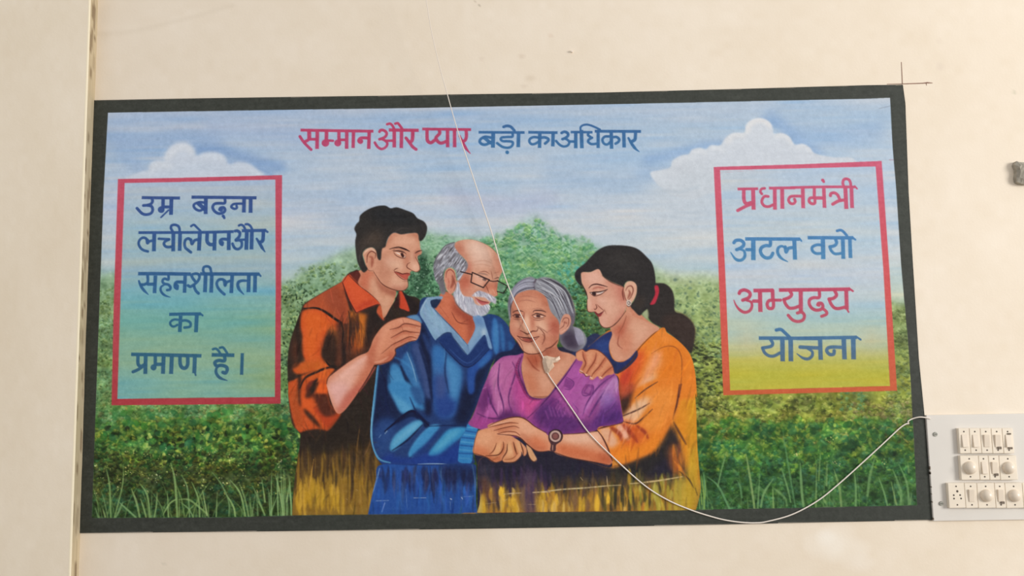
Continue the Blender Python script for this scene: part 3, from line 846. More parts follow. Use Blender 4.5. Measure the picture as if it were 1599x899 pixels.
with clipped(mask_of(HR)):
    polys(F2, """96,92,98 .8 5:45,340 80,240 160,130 190,125 110,240 75,340 85,480 60,450
92,84,86 .8 4:110,530 100,470 130,400 150,460 165,570 140,610
104,90,94 .7 5:300,380 340,300 385,310 375,365""")
    for k in range(230):
        t = RNG.uniform(0, 1); x = RNG.uniform(60, 385); y = RNG.uniform(90, 440)
        L = RNG.uniform(24, 80)
        stroke(F2('%f,%f %f,%f %f,%f' % (x, y, x - L * .35, y + L * .55, x - L * .75, y + L)), RNG.uniform(.9, 2.0),
               [(190, 190, 202), (208, 208, 216), (84, 78, 82), (160, 158, 172), (108, 102, 108)][RNG.integers(5)], RNG.uniform(.5, .9), .3, taper=(.3, .3))
    strokes(F2, """22 214,214,220 .9 1.5:80,255 110,225 140,205
12 190,190,204 .8 1:230,200 260,180 290,190""")
stroke(F2('52,300 90,220 160,125 255,85'), 1.2, (70, 66, 70), .8, .5)
pt = part('older_man/beard')
BD = F2('285,480 302,500 312,560 350,622 430,640 462,700 520,722 585,706 612,735 582,800 500,836 430,824 340,775 278,712 252,650 242,600 268,560')
poly(BD, (184, 184, 196), .8, 1, pt)
MU = F2('432,618 495,572 560,588 632,620 672,650 668,702 640,690 600,672 560,640 500,632 450,628')
poly(MU, (186, 182, 194), .8, 1, pt)
with clipped(np.maximum(mask_of(BD), mask_of(MU))):
    for k in range(190):
        x = RNG.uniform(250, 600); y = RNG.uniform(480, 780); L = RNG.uniform(30, 80); dx = (x - 330) / 300 * .4
        stroke(F2('%f,%f %f,%f %f,%f' % (x, y, x + dx * L + 4, y + L * .5, x + dx * L * 2, y + L)), RNG.uniform(.7, 1.5),
               [(224, 224, 230), (206, 206, 216), (140, 138, 152), (236, 236, 240), (160, 158, 172)][RNG.integers(5)], RNG.uniform(.5, .9), .3, taper=(.3, .3))
    for k in range(26):
        x = RNG.uniform(440, 650); y = 590 + (x - 500) * .35 + RNG.uniform(-12, 18); L = RNG.uniform(16, 36)
        stroke(F2('%f,%f %f,%f' % (x, y, x + L * .6, y + L)), .9, [(220, 218, 226), (140, 134, 146)][RNG.integers(2)], .8, .3)
strokes(F2, """8 110,66,56 .9 1:250,640 280,710 340,775 430,826
8 96,60,54 .7 1:240,600 252,650
26 176,84,86 .95 1:470,655 520,690 590,690
16 196,112,108 .8 1:500,690 540,705 585,695
6 110,44,46 .9 .5:462,640 520,672 600,690
9 226,214,216 .7 .8:470,655 500,700 540,730""")
pt = part('older_man/spectacles')
for s, w in [('434,388 605,462 545,540 420,486 434,388 440,390', 2.0), ('318,380 432,408', 2.0), ('605,470 640,478 690,474', 1.6), ('684,470 790,526 745,596 684,578', 1.8)]:
    stroke(F2(s), w, (52, 38, 40), .97, .2, pt, smooth=False)
stroke(F2('450,420 520,440 560,470'), 1.2, (226, 206, 196), .5, .6)
poly(F2('700,500 760,530 735,575 695,570'), (150, 176, 164), 1.2, .6)
# light blue collar
pt = part('older_man/collar')
LC = B3('366,160 408,72 440,60 515,54 508,76 442,82 446,122 470,142 590,272 690,385 680,442 592,332 572,296 530,300 482,338 462,338 402,232')
poly(LC, (132, 162, 190), .5, 1, pt)
poly(B3('442,82 508,74 482,124 466,134 448,120'), (40, 54, 82), .6)
RC = B3('722,192 782,188 810,260 832,330 850,402 826,396 802,312 762,350 690,442 676,398 736,272')
poly(RC, (122, 154, 190), .5, 1, pt)
with clipped(np.maximum(mask_of(LC), mask_of(RC))):
    polys(B3, """146,176,200 .8 5:390,150 430,130 520,220 540,290 480,310 420,220
106,136,172 .8 4:560,280 600,300 690,400 680,440 600,340
170,190,206 .9 2:775,290 800,265 812,300 790,330
100,132,178 .7 3:730,200 775,200 790,240 740,240
150,178,200 .7 3:740,280 780,260 720,370 690,400""")
strokes(B3, """5 66,84,116 .8 .5:442,118 520,200 600,280 690,384
6 50,68,104 .9 .6:480,340 530,302 572,298 592,334 680,442
5 60,84,130 .8 .6:802,312 826,396 850,402
4 60,84,130 .7 .5:690,442 760,352 802,312
5 180,200,214 .7 .6:372,160 410,80 440,64""")
# patch of sweater on the shoulder top
poly(B3('250,215 290,188 345,178 372,205 378,235 330,215 270,205'), (104, 146, 184), 1, .95)

brushwork(mask_of(LC), 50, (1.5, 3.5), (8, 20), .07, 60)
brushwork(mask_of(BD), 40, (.9, 1.6), (8, 18), .12, 75)
# young man's forearm and hand
pt = part('young_man/forearm_and_hand')
FA = cat(B1('372,768 450,712 540,655 600,630 622,598 648,530 705,452 760,412 820,390 860,384 900,395 970,418 978,450 972,492 965,512 942,546 890,556 840,580 800,605 798,640 762,690 700,715 655,716 640,735 590,832 540,905'),
         B2('470,112 412,182 372,192 338,130 305,20'), B1('318,850 335,800'))
poly(FA, (206, 138, 110), .5, 1, pt)
with clipped(mask_of(FA)):
    polys(B1, """226,176,160 .9 6:380,790 480,720 580,660 600,700 540,780 480,899 340,899
190,110,84 .8 5:600,720 650,720 590,840 540,920 500,920
176,96,72 .8 5:610,620 650,580 640,680 700,712 640,730 600,690
216,148,118 .9 5:660,560 720,460 790,430 760,520 720,620 670,640
194,116,86 .8 5:740,620 800,590 790,650 740,690 690,700
218,154,126 .9 3:790,420 860,392 960,430 960,440 860,420
216,150,120 .8 2:800,480 860,440 960,465 880,470
214,146,116 .8 2:790,530 880,490 955,505 880,520""")
    polys(B2, """222,172,164 .9 5:310,0 440,0 440,60 380,160 350,130
190,104,90 .8 4:440,60 540,-10 480,110 410,180 370,190 390,140""")
with clipped(mask_of(FA)):
    polys(B1, """170,88,66 .7 2:760,475 820,458 870,432 970,450 970,458 870,446 820,470
170,88,66 .7 2:768,532 800,514 860,484 955,496 955,504 860,498 800,530
170,88,66 .7 2:768,585 830,554 900,524 940,532 900,542 830,570
180,100,76 .7 4:620,610 660,540 700,470 690,540 650,620 640,680
222,160,132 .7 4:690,500 740,450 800,420 780,450 720,510 680,600
168,86,68 .7 3:660,714 720,700 770,680 795,630 770,640 720,680""")
stroke(B1("655,735 605,815 545,900"), 3.4, (184, 92, 78), .8, 1)
stroke(B1("420,800 500,730 590,665"), 6, (232, 184, 170), .6, 2)
strokes(B1, """6 110,60,48 .9 .5:760,470 820,455 870,428 975,448
6 116,62,48 .9 .5:768,528 800,510 860,480 900,486 968,492
6 116,62,48 .9 .5:768,580 830,550 900,520 945,530
7 100,58,48 .9 .5:660,716 720,705 770,685 800,640 800,606 850,580 895,556 940,545
5 140,82,64 .7 .5:710,450 760,412 862,384 972,418
5 150,86,66 .8 .5:850,400 862,430
5 150,86,66 .8 .5:840,440 856,490
4 230,196,176 .8 .5:945,455 972,462
4 230,196,176 .8 .5:940,500 966,502
4 230,196,176 .8 .5:915,536 940,538
10 224,168,140 .7 1.2:650,700 700,690 750,660
5 140,84,66 .8 .5:700,640 760,590 800,560
5 100,60,50 .9 .5:318,850 325,810 372,768 450,712
6 70,44,40 .8 .5:655,720 590,832 540,905""")

# ===== older woman in the purple shawl
poly(PX('746,803 745,724 741,712 750,668 748,655 770,610 800,560 830,545 900,540 985,590 1000,700 1000,803'), (46, 44, 66), .5, 1, part('younger_woman/dress'), smooth=False)
poly(PX('770,600 775,555 800,545 815,520 830,560 800,600'), (34, 42, 76), .8, 1, part('older_man/sweater'))
poly(PX('884,560 900,545 915,528 935,522 960,560 930,580 900,575'), (50, 56, 90), .8, 1, part('younger_woman/blouse_neck'))
pt = part('older_woman/hair')
HW = F3('102,485 84,350 94,250 140,150 220,76 310,44 370,66 440,48 540,68 620,118 690,200 736,300 756,400 750,500 735,540 800,560 842,600 872,660 862,725 795,792 700,782 630,735 600,660 590,500 500,400 300,300 130,450')
poly(HW, (142, 142, 150), .8, 1, pt)
with clipped(mask_of(HW)):
    polys(F3, """92,86,104 .8 6:690,200 756,400 750,520 690,420 640,300
70,58,76 .95 5:610,640 700,560 760,600 800,700 790,780 700,775 640,730
98,78,88 .8 4:700,440 750,470 740,540 700,560
104,100,120 .8 5:84,350 100,240 150,170 130,290 110,400""")
    for a, b, c in [('350,170 340,120 370,70', '', ''),]:
        stroke(F3(a), 3, (84, 70, 82), .8, .8)
    for k in range(230):
        t = RNG.uniform(0, 1); y0 = RNG.uniform(60, 200); x0 = 365 + RNG.uniform(-5, 120) * 1.2
        q = F3('%f,%f %f,%f %f,%f' % (x0, y0, x0 + 110 + 60 * t, y0 + 60 + 60 * t, x0 + 190 + 60 * t, y0 + 200 + 120 * t))
        stroke(q, RNG.uniform(.7, 1.6), [(188, 190, 198), (216, 216, 222), (78, 74, 84), (160, 162, 172), (94, 90, 98), (70, 66, 74)][RNG.integers(6)], RNG.uniform(.5, .95), .4, taper=(.2, .2))
    for k in range(60):
        t = RNG.uniform(0, 1)
        q = F3('%f,%f %f,%f %f,%f %f,%f' % (345, 70 + 110 * t, 250, 70 + 125 * t, 160, 130 + 120 * t, 105 + 25 * t, 230 + 160 * t))
        stroke(q, RNG.uniform(.7, 1.5), [(190, 190, 206), (220, 220, 230), (80, 76, 90), (74, 70, 82), (150, 150, 168)][RNG.integers(5)], RNG.uniform(.5, .95), .4, taper=(.2, .2))
    for k in range(12):
        t = k / 11.
        stroke(F3('%f,%f %f,%f %f,%f' % (740 + 20 * t, 545 + 70 * t, 820 - 60 * t, 600 + 50 * t, 850 - 60 * t, 720 + 10 * t)), 1.6, [(206, 206, 220), (120, 112, 136)][k % 2], .85, .5, taper=(.3, .3))
stroke(F3('640,120 700,210 745,320 765,440'), 1.2, (150, 130, 120), .7, .6)
# neck and chest skin
pt = part('older_woman/face')
NW = B5('372,95 360,190 380,290 415,372 480,392 535,380 590,310 660,220 725,130 690,95 610,70 580,0 500,0 420,60')
poly(NW, (204, 142, 114), .5, 1, pt)
with clipped(mask_of(NW)):
    polys(B5, """170,86,62 .9 5:375,95 450,90 500,110 470,180 430,190 400,140
214,160,134 .9 6:480,240 580,180 680,110 700,130 600,280 540,340 480,320
196,122,92 .8 5:370,220 430,230 470,320 430,370 390,290
160,92,74 .8 4:520,40 580,30 610,80 640,110 560,110 500,110
190,128,104 .7 4:560,60 600,60 620,110 580,120""")
    strokes(B5, """7 140,66,50 .8 1:400,120 440,180 480,210
7 140,70,54 .7 1:450,110 465,170
5 130,76,60 .8 .6:440,380 490,384 535,378""")
FW = F3('112,450 122,330 170,228 260,186 342,178 402,200 470,262 512,390 585,480 600,560 592,680 560,742 470,765 420,802 320,818 240,792 180,702 112,612 100,540')
poly(FW, (206, 146, 120), .5, 1, pt)
with clipped(mask_of(FW)):
    polys(F3, """182,104,80 .85 7:170,240 260,195 400,200 470,270 500,380 440,300 340,240 220,260 140,360
220,162,134 .8 7:240,270 360,270 420,340 340,370 240,350
178,92,76 .85 7:500,470 590,490 595,600 520,640 480,580
184,108,92 .8 6:100,560 150,570 190,620 160,660 120,620
222,174,150 .8 6:360,500 440,480 480,560 450,640 400,600
218,168,144 .8 6:130,500 210,490 230,540 170,580
228,184,158 .8 4:255,430 300,430 310,560 280,600 240,580
196,126,102 .8 4:310,430 350,470 350,560 320,560
214,162,136 .8 6:220,710 380,700 400,780 300,808 240,780
200,134,108 .8 5:480,660 580,640 560,740 470,760
176,104,84 .7 5:130,400 230,400 220,440 130,450""")
with clipped(mask_of(FW)):
    polys(F3, """166,92,70 .7 5:420,210 470,265 512,390 540,440 500,420 470,340 440,270
160,84,68 .7 5:560,480 600,490 600,580 585,680 560,740 520,740 560,640
176,104,84 .7 5:110,450 130,340 160,260 150,360 135,450 130,560 110,560
230,186,160 .8 5:340,500 430,490 470,560 450,620 400,580 360,530
170,96,80 .6 3:200,560 230,590 250,640 200,640 190,600
232,192,166 .8 3:262,450 295,450 300,560 285,590 262,560
176,100,80 .65 3:310,430 335,450 335,540 320,560
224,176,148 .7 4:250,720 370,715 390,770 310,800 260,780
178,110,90 .65 3:215,690 300,705 380,690 340,720 250,720
176,108,88 .6 4:430,620 470,640 450,740 420,760 420,680""")
strokes(F3, """10 78,48,46 .92 .5:336,400 352,384 400,382 440,390 464,402
9 86,54,50 .9 .5:132,404 160,388 200,385 238,396
9 58,38,40 .95 .4:326,432 370,414 420,424 462,440
9 62,40,42 .95 .4:130,436 165,423 205,427 232,440
22 70,44,46 .92 .7:380,437 396,440
20 70,44,46 .92 .7:172,441 188,443
7 226,212,206 .8 .4:350,442 364,446
7 226,212,206 .8 .4:416,444 432,446
6 222,206,200 .8 .4:206,446 220,449
6 110,68,60 .85 .4:332,440 350,456 390,462 430,456 460,440
6 110,68,60 .85 .4:136,440 160,454 190,458 226,446
7 134,84,72 .8 .6:336,472 390,482 450,466
7 134,84,72 .8 .6:134,466 172,474 222,472
5 150,96,82 .7 .6:330,370 400,362 470,398
6 156,100,84 .7 .8:200,290 280,280 360,300
5 156,100,84 .6 .8:190,250 280,240 380,260
12 150,88,74 .75 1:248,400 240,460 225,520
9 96,52,44 .92 .6:205,583 240,600 275,618 300,612 330,590 372,590 386,560
8 130,74,60 .8 .8:215,530 196,570
7 120,68,56 .85 .5:370,543 420,580 452,630 440,680
10 84,42,40 .95 .5:178,640 220,652 270,657 330,660 394,643
22 156,76,68 .9 .8:235,668 280,680 345,672
8 210,126,108 .8 .8:250,696 300,700 345,690
7 104,56,48 .9 .5:182,640 230,682 300,699 360,674 398,644
6 136,80,66 .85 .6:178,660 215,710 240,775
7 126,74,60 .85 .6:430,620 455,660 425,725
7 96,56,48 .92 .4:100,540 112,617 180,704 242,794 320,820 420,804 470,770 540,732
9 104,56,46 .85 .6:460,762 520,748 585,680
6 70,48,50 .85 .5:116,450 110,360 132,290
5 134,82,70 .8 .6:385,540 460,592 482,612
5 140,86,72 .7 .6:480,600 540,560""")
pt = part('older_woman/ear')
poly(F3('598,560 618,475 650,422 700,428 716,490 692,560 640,612 605,622'), (208, 150, 128), .5, 1, pt)
strokes(F3, """7 130,78,66 .9 .5:625,500 650,460 690,465 690,520 660,570
16 160,98,82 .8 1:650,500 670,510
6 120,74,64 .9 .5:600,570 640,540 650,500
8 228,180,160 .8 .8:610,600 640,590 690,545""")
# shawl
pt = part('older_woman/shawl')
SW2 = B5('374,96 330,104 270,108 222,124 165,182 130,260 95,345 62,440 30,520 8,565 90,600 300,650 540,660 700,640 812,628 868,600 1030,552 1040,500 1030,420 1012,330 992,236 900,150 760,120 722,132 660,222 590,312 536,382 480,394 414,374 378,290 358,190')
poly(SW2, (150, 78, 138), .5, 1, pt)
with clipped(mask_of(SW2)):
    polys(B5, """188,110,160 .9 4:200,140 330,108 360,115 320,260 290,420 220,470 220,330 160,280
196,124,172 .8 4:160,200 215,140 210,300 250,440 220,520 160,350
112,54,112 .9 3:70,420 120,330 150,330 170,480 210,520 120,510
186,104,166 .9 2:110,500 150,430 205,520 130,520
168,74,142 .8 4:20,550 80,520 200,530 150,580 60,590
190,84,148 .9 5:300,300 350,240 390,330 470,400 500,420 400,530 340,480
200,84,140 .7 5:380,400 480,400 450,470 400,510
92,44,98 .95 3:240,480 310,490 400,530 260,530 200,540
110,56,120 .9 5:500,430 560,390 640,460 780,540 900,580 820,620 560,640 450,580
150,70,140 .8 4:430,530 520,560 540,610 480,600
176,96,164 .9 4:640,230 740,160 820,260 780,400 700,480 620,400 590,330
182,108,172 .9 4:830,280 900,260 860,380 790,500 740,520 760,420
176,124,178 .9 4:880,360 990,240 1005,330 960,400 900,440
150,110,176 .9 5:900,370 960,360 1000,420 940,480 890,470
104,58,128 .9 5:880,470 1000,420 1030,480 1020,550 880,580 820,590
140,66,138 .8 3:860,560 960,540 1030,545 900,590
206,160,200 .8 2.5:985,250 1000,260 1005,340 990,330""")
    strokes(B5, """9 96,48,104 .9 .8:215,160 205,300 240,440 235,510
8 100,50,104 .9 .8:300,150 320,220 275,380 290,470
10 92,46,100 .9 .9:130,330 160,430 210,520
8 96,48,100 .9 .8:60,490 130,520 210,526 300,500
14 140,50,100 .9 .8:352,120 325,200 360,300 410,388 480,402
10 88,42,88 .85 .6:365,110 340,200 372,300 420,382 490,396
7 84,40,92 .95 .6:400,525 470,460 540,385 640,260 725,135
6 108,56,116 .9 .6:660,250 710,285 690,330 650,330
6 108,56,116 .9 .6:790,300 840,310 830,360 780,375 765,350 790,300
5 108,56,116 .8 .6:560,390 610,410 580,450 530,440
5 112,60,120 .8 .6:650,430 640,480 600,470
8 94,48,108 .9 .9:980,235 880,310 800,420 770,510
10 96,54,116 .9 1:920,340 860,430 810,520
5 120,60,128 .7 .6:700,420 740,480 700,510
5 90,44,90 .9 .5:870,600 1030,552
6 200,150,196 .7 .6:95,330 125,318""")
    polys(B5, """96,52,114 .8 4:450,470 540,430 640,500 760,560 700,610 560,620 470,560
84,48,112 .8 4:900,520 1000,470 1030,500 1025,545 900,580 840,590""")
    for q4, c4 in (('655,255 712,285 685,332 640,310', (132, 66, 132)), ('795,298 845,312 822,374 766,360', (124, 60, 126)), ('806,314 830,322 812,360 784,350', (172, 98, 160)), ('560,388 614,412 580,458 526,434', (116, 56, 122)), ('600,425 625,438 608,470 585,460', (150, 80, 146))):
        poly(B5(q4), c4, .5, .8, smooth=False)
    strokes(B5, """8 172,96,160 .7 .8:620,440 600,490
8 172,96,160 .7 .8:660,460 640,510
8 172,96,160 .6 .8:700,480 680,520
12 190,130,188 .6 1.2:880,330 830,400 780,480
10 200,150,200 .6 1:975,260 930,330 900,380""")
    brushwork(mask_of(SW2), 260, (1.4, 3.4), (10, 30), .12, lambda x, y: 100 if x < 830 else 120, .3)
    for k in range(22):
        t = k / 21.
        q = spline(B5('352,125 326,205 362,305 418,385 490,398'), False, 6); i = int(t * (len(q) - 1))
        stroke(np.vstack([q[i] + [-1.6, -.6], q[i] + [1.6, .8]]), 1, (112, 54, 104), .8, .3)
    for k in range(12):
        x = 520 + k * 24; stroke(B5('%f,%f %f,%f' % (x, 480 + RNG.uniform(-50, 0), x + 20, 520 + RNG.uniform(-20, 30))), 2, (166, 96, 166), .5, .8)

# ===== younger woman in the orange dress
pt = part('younger_woman/hair_ponytail')
PT = F4('770,410 840,400 900,425 930,490 940,570 1010,610 1090,690 1120,760 1110,850 1090,890 1040,850 980,780 900,720 820,660 740,620 690,560')
PTB = B6('570,190 600,172 650,178 690,215 706,275 710,350 760,370 815,415 838,470 832,545 820,600 812,620 780,592 740,550 690,505 620,455 560,420 530,350')
poly(PTB, (56, 50, 48), .7, 1, pt)
poly(B6('640,380 760,370 830,440 830,540 815,600 760,560 640,450'), (74, 56, 50), 4, .6)
stroke(B6('712,350 760,368 815,412 838,470 832,540'), 1.2, (120, 104, 70), .6, .6)
poly(F4('500,560 560,590 600,640 660,690 740,760 840,830 760,880 600,860 420,820 470,740 525,640'), (204, 140, 114), .5, 1, part('younger_woman/face'))
poly(F4('675,690 700,655 725,650 735,700 720,740'), (170, 176, 140), 1, .9)
pt = part('younger_woman/hair')
HY = F4('105,430 62,385 44,335 62,280 140,215 190,160 260,95 340,55 440,48 560,58 640,88 710,150 765,215 790,300 800,400 790,480 775,560 745,620 690,668 650,705 600,660 565,615 600,560 620,480 600,400 540,385 505,420 505,440 440,410 380,385 310,340 265,280 190,300 120,302 104,340 112,400')
poly(HY, (54, 50, 50), .6, 1, pt)
with clipped(mask_of(HY)):
    polys(F4, """66,62,60 .6 8:300,150 500,100 640,160 600,300 420,260
76,64,56 .6 5:600,560 700,520 680,640 620,640
44,42,44 .6 6:60,300 120,280 110,380 70,380""")
    strokes(F4, """5 78,72,68 .4 1:300,300 400,200 560,150
5 78,72,68 .4 1:360,350 480,280 640,280
5 40,38,40 .5 1:480,400 560,320 700,320""")
pt = part('younger_woman/hair_tie')
poly(F4('790,430 822,428 832,480 815,545 790,595 748,602 770,560 795,500'), (186, 56, 74), .6, 1, pt)
# dress
pt = part('younger_woman/dress')
DR = cat(B6('612,462 660,490 720,530 780,588 812,640 830,700 842,780 848,899'), B7('1135,60 1142,200 1148,400 1160,560 1170,700 1140,834'), PX('1085,796 1085,796 745,800 745,800'),
         B7('-300,760 -310,520 -200,470 0,430 160,440 400,510 575,552 545,440 482,300 560,275 650,255 650,200 626,40'), B6('352,780 320,740 280,660 160,590 180,560 250,500 310,480 360,640'))
poly(DR, (220, 130, 50), .5, 1, pt)
MD = mask_of(DR)
with clipped(MD):
    # dark lower cloth
    poly(PX('740,690 820,690 880,700 930,712 955,728 1000,715 1040,690 1060,660 1075,700 1080,740 1060,760 980,760 900,765 740,770'), (46, 42, 58), 5, 1)
    poly(B7('970,240 1000,330 1000,420 900,520 760,640 560,620 580,540 700,510 850,440 930,350'), (50, 46, 46), 5, .95)
    poly(PX('740,760 1085,752 1085,800 740,804'), (150, 120, 56), 7, .85)
    streaks(60, (746, 722, 860, 760), [(50, 42, 66), (60, 46, 78), (80, 60, 92), (44, 40, 56)], (3, 7), (14, 40), (.4, .9), 1.2)
    streaks(50, (860, 728, 1010, 758), [(46, 44, 56), (54, 48, 52), (88, 70, 48), (64, 60, 50)], (2.5, 6), (14, 40), (.4, .9), 1.2)
    streaks(70, (746, 752, 1010, 782), [(196, 156, 58), (184, 144, 52), (170, 140, 74), (206, 150, 60), (120, 90, 70)], (3, 8), (12, 40), (.35, .85), 1.2)
    streaks(34, (746, 745, 1000, 790), [(66, 52, 56), (84, 62, 66), (58, 50, 56), (96, 76, 54)], (2, 5), (14, 36), (.35, .8), 1)
    streaks(40, (980, 730, 1084, 770), [(186, 160, 60), (160, 150, 62), (200, 130, 54), (100, 96, 50), (124, 120, 60)], (2.5, 6), (16, 44), (.4, .85), 1)
    streaks(18, (1050, 690, 1082, 720), [(214, 150, 50), (190, 150, 50), (120, 90, 46)], (2.5, 5), (20, 44), (.4, .8), 1)
    streaks(46, (748, 758, 1000, 786), [(230, 184, 66), (222, 172, 60), (214, 180, 104), (206, 164, 56)], (3, 7), (12, 34), (.5, .95), .8)
    streaks(30, (930, 748, 1078, 780), [(56, 54, 44), (70, 70, 46), (92, 80, 48)], (2.5, 6), (14, 40), (.5, .9), .8)
    streaks(30, (985, 752, 1080, 786), [(200, 176, 70), (190, 180, 90), (176, 160, 60)], (2.5, 6), (12, 34), (.5, .9), .8)
    poly(B4('495,520 600,500 600,650 520,640 495,600'), (64, 62, 76), 5, .7)
    poly(B4('495,660 520,740 530,850 500,856'), (196, 184, 130), 3, .7)
    poly(B4('835,580 920,560 930,855 840,855'), (92, 72, 92), 4, .8)
    poly(B4('525,600 570,590 600,700 640,760 560,740'), (120, 80, 60), 4, .7)
    brushwork(MD, 60, (2, 4), (14, 30), .1, 90, .1)
    # side panel of the dress
    polys(B7, """222,144,44 1 3:1040,0 1140,0 1150,400 1165,600 1090,560 1040,420 990,240 1010,150
206,150,40 .8 5:1090,100 1140,100 1150,460 1100,440
196,160,52 .9 5:1110,420 1150,450 1165,640 1130,830 1040,830 1060,640
208,112,50 .7 5:960,440 1010,400 1060,520 1040,600 980,560
190,166,70 .8 5:1000,640 1060,620 1050,830 980,830""")
    strokes(B7, """12 96,62,44 .9 1.2:990,250 1040,340 1075,400
9 110,80,50 .8 1.2:1000,400 1030,520 1060,560
8 70,58,46 .8 .8:1030,580 1090,630 1125,690
8 60,52,44 .8 .8:1135,690 1150,740""")
    # blouse and sleeve
    polys(B6, """228,134,48 1 2:480,580 620,470 720,540 790,600 830,700 840,900 500,900 430,880
214,92,50 .95 6:370,740 470,600 520,640 470,760 420,880 360,860 350,800
196,70,52 .9 4:352,790 390,720 430,740 400,830 370,850
64,40,40 .95 4:345,800 370,850 390,899 350,905
232,160,120 .9 5:470,870 520,720 600,600 640,680 560,760 500,899 440,905
236,190,160 .85 4:440,880 520,790 600,740 560,830 480,905
230,144,64 .8 6:530,600 600,500 610,540 560,620
224,128,40 .8 7:640,600 740,580 760,760 700,899 600,899 620,740
234,166,130 .7 4:575,620 600,600 590,660 560,690
236,150,80 .7 5:620,480 700,530 640,540""")
    polys(B7, """226,132,50 1 2:700,160 720,40 900,-40 1045,-30 1030,120 985,240 940,320 860,440 740,500 640,535 575,550 560,440 500,340 480,300 650,260
230,186,150 .95 3:640,230 700,150 800,80 860,100 800,170 740,250 690,250
234,150,70 .8 6:800,60 940,20 1000,100 940,260 800,330 760,260 860,160
206,96,50 .8 5:640,260 720,250 820,340 760,420 650,380
232,140,44 .8 6:600,460 800,380 900,330 850,430 640,520
236,184,160 .9 2.5:600,275 650,270 700,350 670,370 640,340
226,178,150 .9 3:490,305 560,285 600,340 620,390 560,420
196,150,80 .6 3:575,500 630,500 640,530 580,550
60,40,38 .95 3:628,80 720,0 700,130 660,200 645,200
202,92,62 .9 4:625,20 660,0 740,0 700,60 640,90""")
    strokes(B7, """8 74,46,40 .9 .7:830,125 760,165 690,195 640,215
8 84,50,42 .9 .7:850,165 780,230 730,262 650,245
24 150,64,44 .8 1.6:570,285 630,330 640,370
22 160,66,46 .8 1.6:640,255 710,330 750,385
18 150,62,44 .8 1.6:745,275 800,320 820,360
10 80,44,38 .9 .6:485,298 560,275 650,255
10 90,50,40 .9 .8:1030,0 1015,120 985,235
7 110,70,44 .8 .8:575,550 640,535""")
    strokes(B6, """6 150,84,40 .7 .6:560,620 640,578 710,580 750,640 752,760 740,860
12 96,50,42 .9 .8:750,815 735,899
6 70,40,38 .9 .5:350,782 352,860
6 60,40,40 .8 .6:455,905 520,850 600,800""")
    # damage line and pale scratches
    strokes(B7, """7 206,190,150 .9 .5:50,722 150,712 250,700 400,690 550,676 640,672
8 214,190,140 .9 .6:700,662 780,655 900,640 1050,615
5 206,180,140 .8 .4:545,610 550,670 560,700
4 200,170,140 .7 .4:430,660 440,690
4 200,180,140 .7 .4:20,800 70,800
5 214,190,130 .8 .5:370,620 385,640""")
    strokes(B4, """5 214,190,150 .9 .4:690,715 760,708 830,705
6 220,190,150 .9 .4:910,700 1035,700
5 200,176,140 .8 .4:690,770 720,750
4 220,200,160 .6 .4:560,785 640,775""")
brushwork(MD, 330, (1.6, 4), (14, 40), .11, lambda x, y: 110 if y < 700 else 90, .2)
pt = part('younger_woman/blouse_neck')
NB = B6('312,482 255,500 190,550 150,588 190,605 250,635 290,665 320,740 352,745 420,700 470,640 460,600 390,668 330,668 300,630 290,570')
poly(NB, (44, 56, 104), .6, 1, pt)
with clipped(mask_of(NB)):
    polys(B6, """56,80,140 .8 4:200,560 290,530 280,620 220,600
60,44,52 .9 3:340,740 420,690 470,610 450,680 380,760
40,48,80 .8 3:300,660 340,680 330,740""")
stroke(B6('612,462 540,525 480,590 440,660 380,720 345,748'), 1.4, (90, 56, 40), .85, .4)
# neck and face
pt = part('younger_woman/face')
NY_ = B6('330,430 390,360 415,320 440,380 500,405 560,435 612,462 560,500 480,580 430,640 390,665 335,668 305,630 290,560 310,500 300,450 380,420')
poly(NY_, (208, 150, 124), .5, 1, pt)
with clipped(mask_of(NY_)):
    polys(B6, """184,100,78 .9 5:310,460 370,430 410,370 400,470 360,540 330,490
222,172,146 .8 6:430,420 560,450 500,540 430,560
204,134,106 .8 5:370,520 440,480 420,600 370,620
216,162,136 .8 5:300,560 330,600 380,650 330,655""")
    strokes(B6, """6 150,84,68 .8 .8:355,500 345,560 375,590
5 150,90,70 .8 .6:400,380 380,440 350,490""")
FY = F4('104,345 112,302 190,300 268,272 310,342 380,387 440,412 500,440 520,480 530,600 500,690 440,760 380,812 320,818 285,790 270,740 262,715 240,690 228,670 195,672 165,660 160,600 165,540 150,480 115,410')
poly(FY, (212, 158, 136), .5, 1, pt)
with clipped(mask_of(FY)):
    polys(F4, """226,180,162 .85 6:130,320 260,290 330,380 250,420 150,400
200,132,114 .8 6:420,430 510,440 525,560 470,620 430,540
222,174,152 .8 6:330,560 420,560 430,680 350,720 320,640
216,160,140 .8 4:180,540 220,540 240,600 220,640 175,640
228,184,164 .8 3:162,560 185,560 190,640 168,650
186,108,90 .7 5:440,760 520,650 530,620 520,700 460,780
220,166,148 .8 5:280,720 340,760 330,800 290,790""")
with clipped(mask_of(FY)):
    polys(F4, """196,124,108 .7 4:330,360 400,400 500,435 500,470 440,450 370,410
180,100,84 .7 4:480,440 510,460 515,560 490,560 485,500
228,186,168 .7 5:250,560 300,540 340,580 320,620 270,600
200,132,114 .6 4:230,590 255,600 290,640 260,660 240,640
232,192,172 .7 3:150,480 180,520 185,620 168,650 160,560
176,98,82 .65 4:380,812 450,750 520,660 530,640 510,720 440,790
222,172,154 .7 3:280,730 340,750 340,800 310,812""")
poly(F4('226,672 240,668 262,690 290,680 314,664 300,690 285,712 262,716 248,700'), (140, 54, 58), .5, .95)
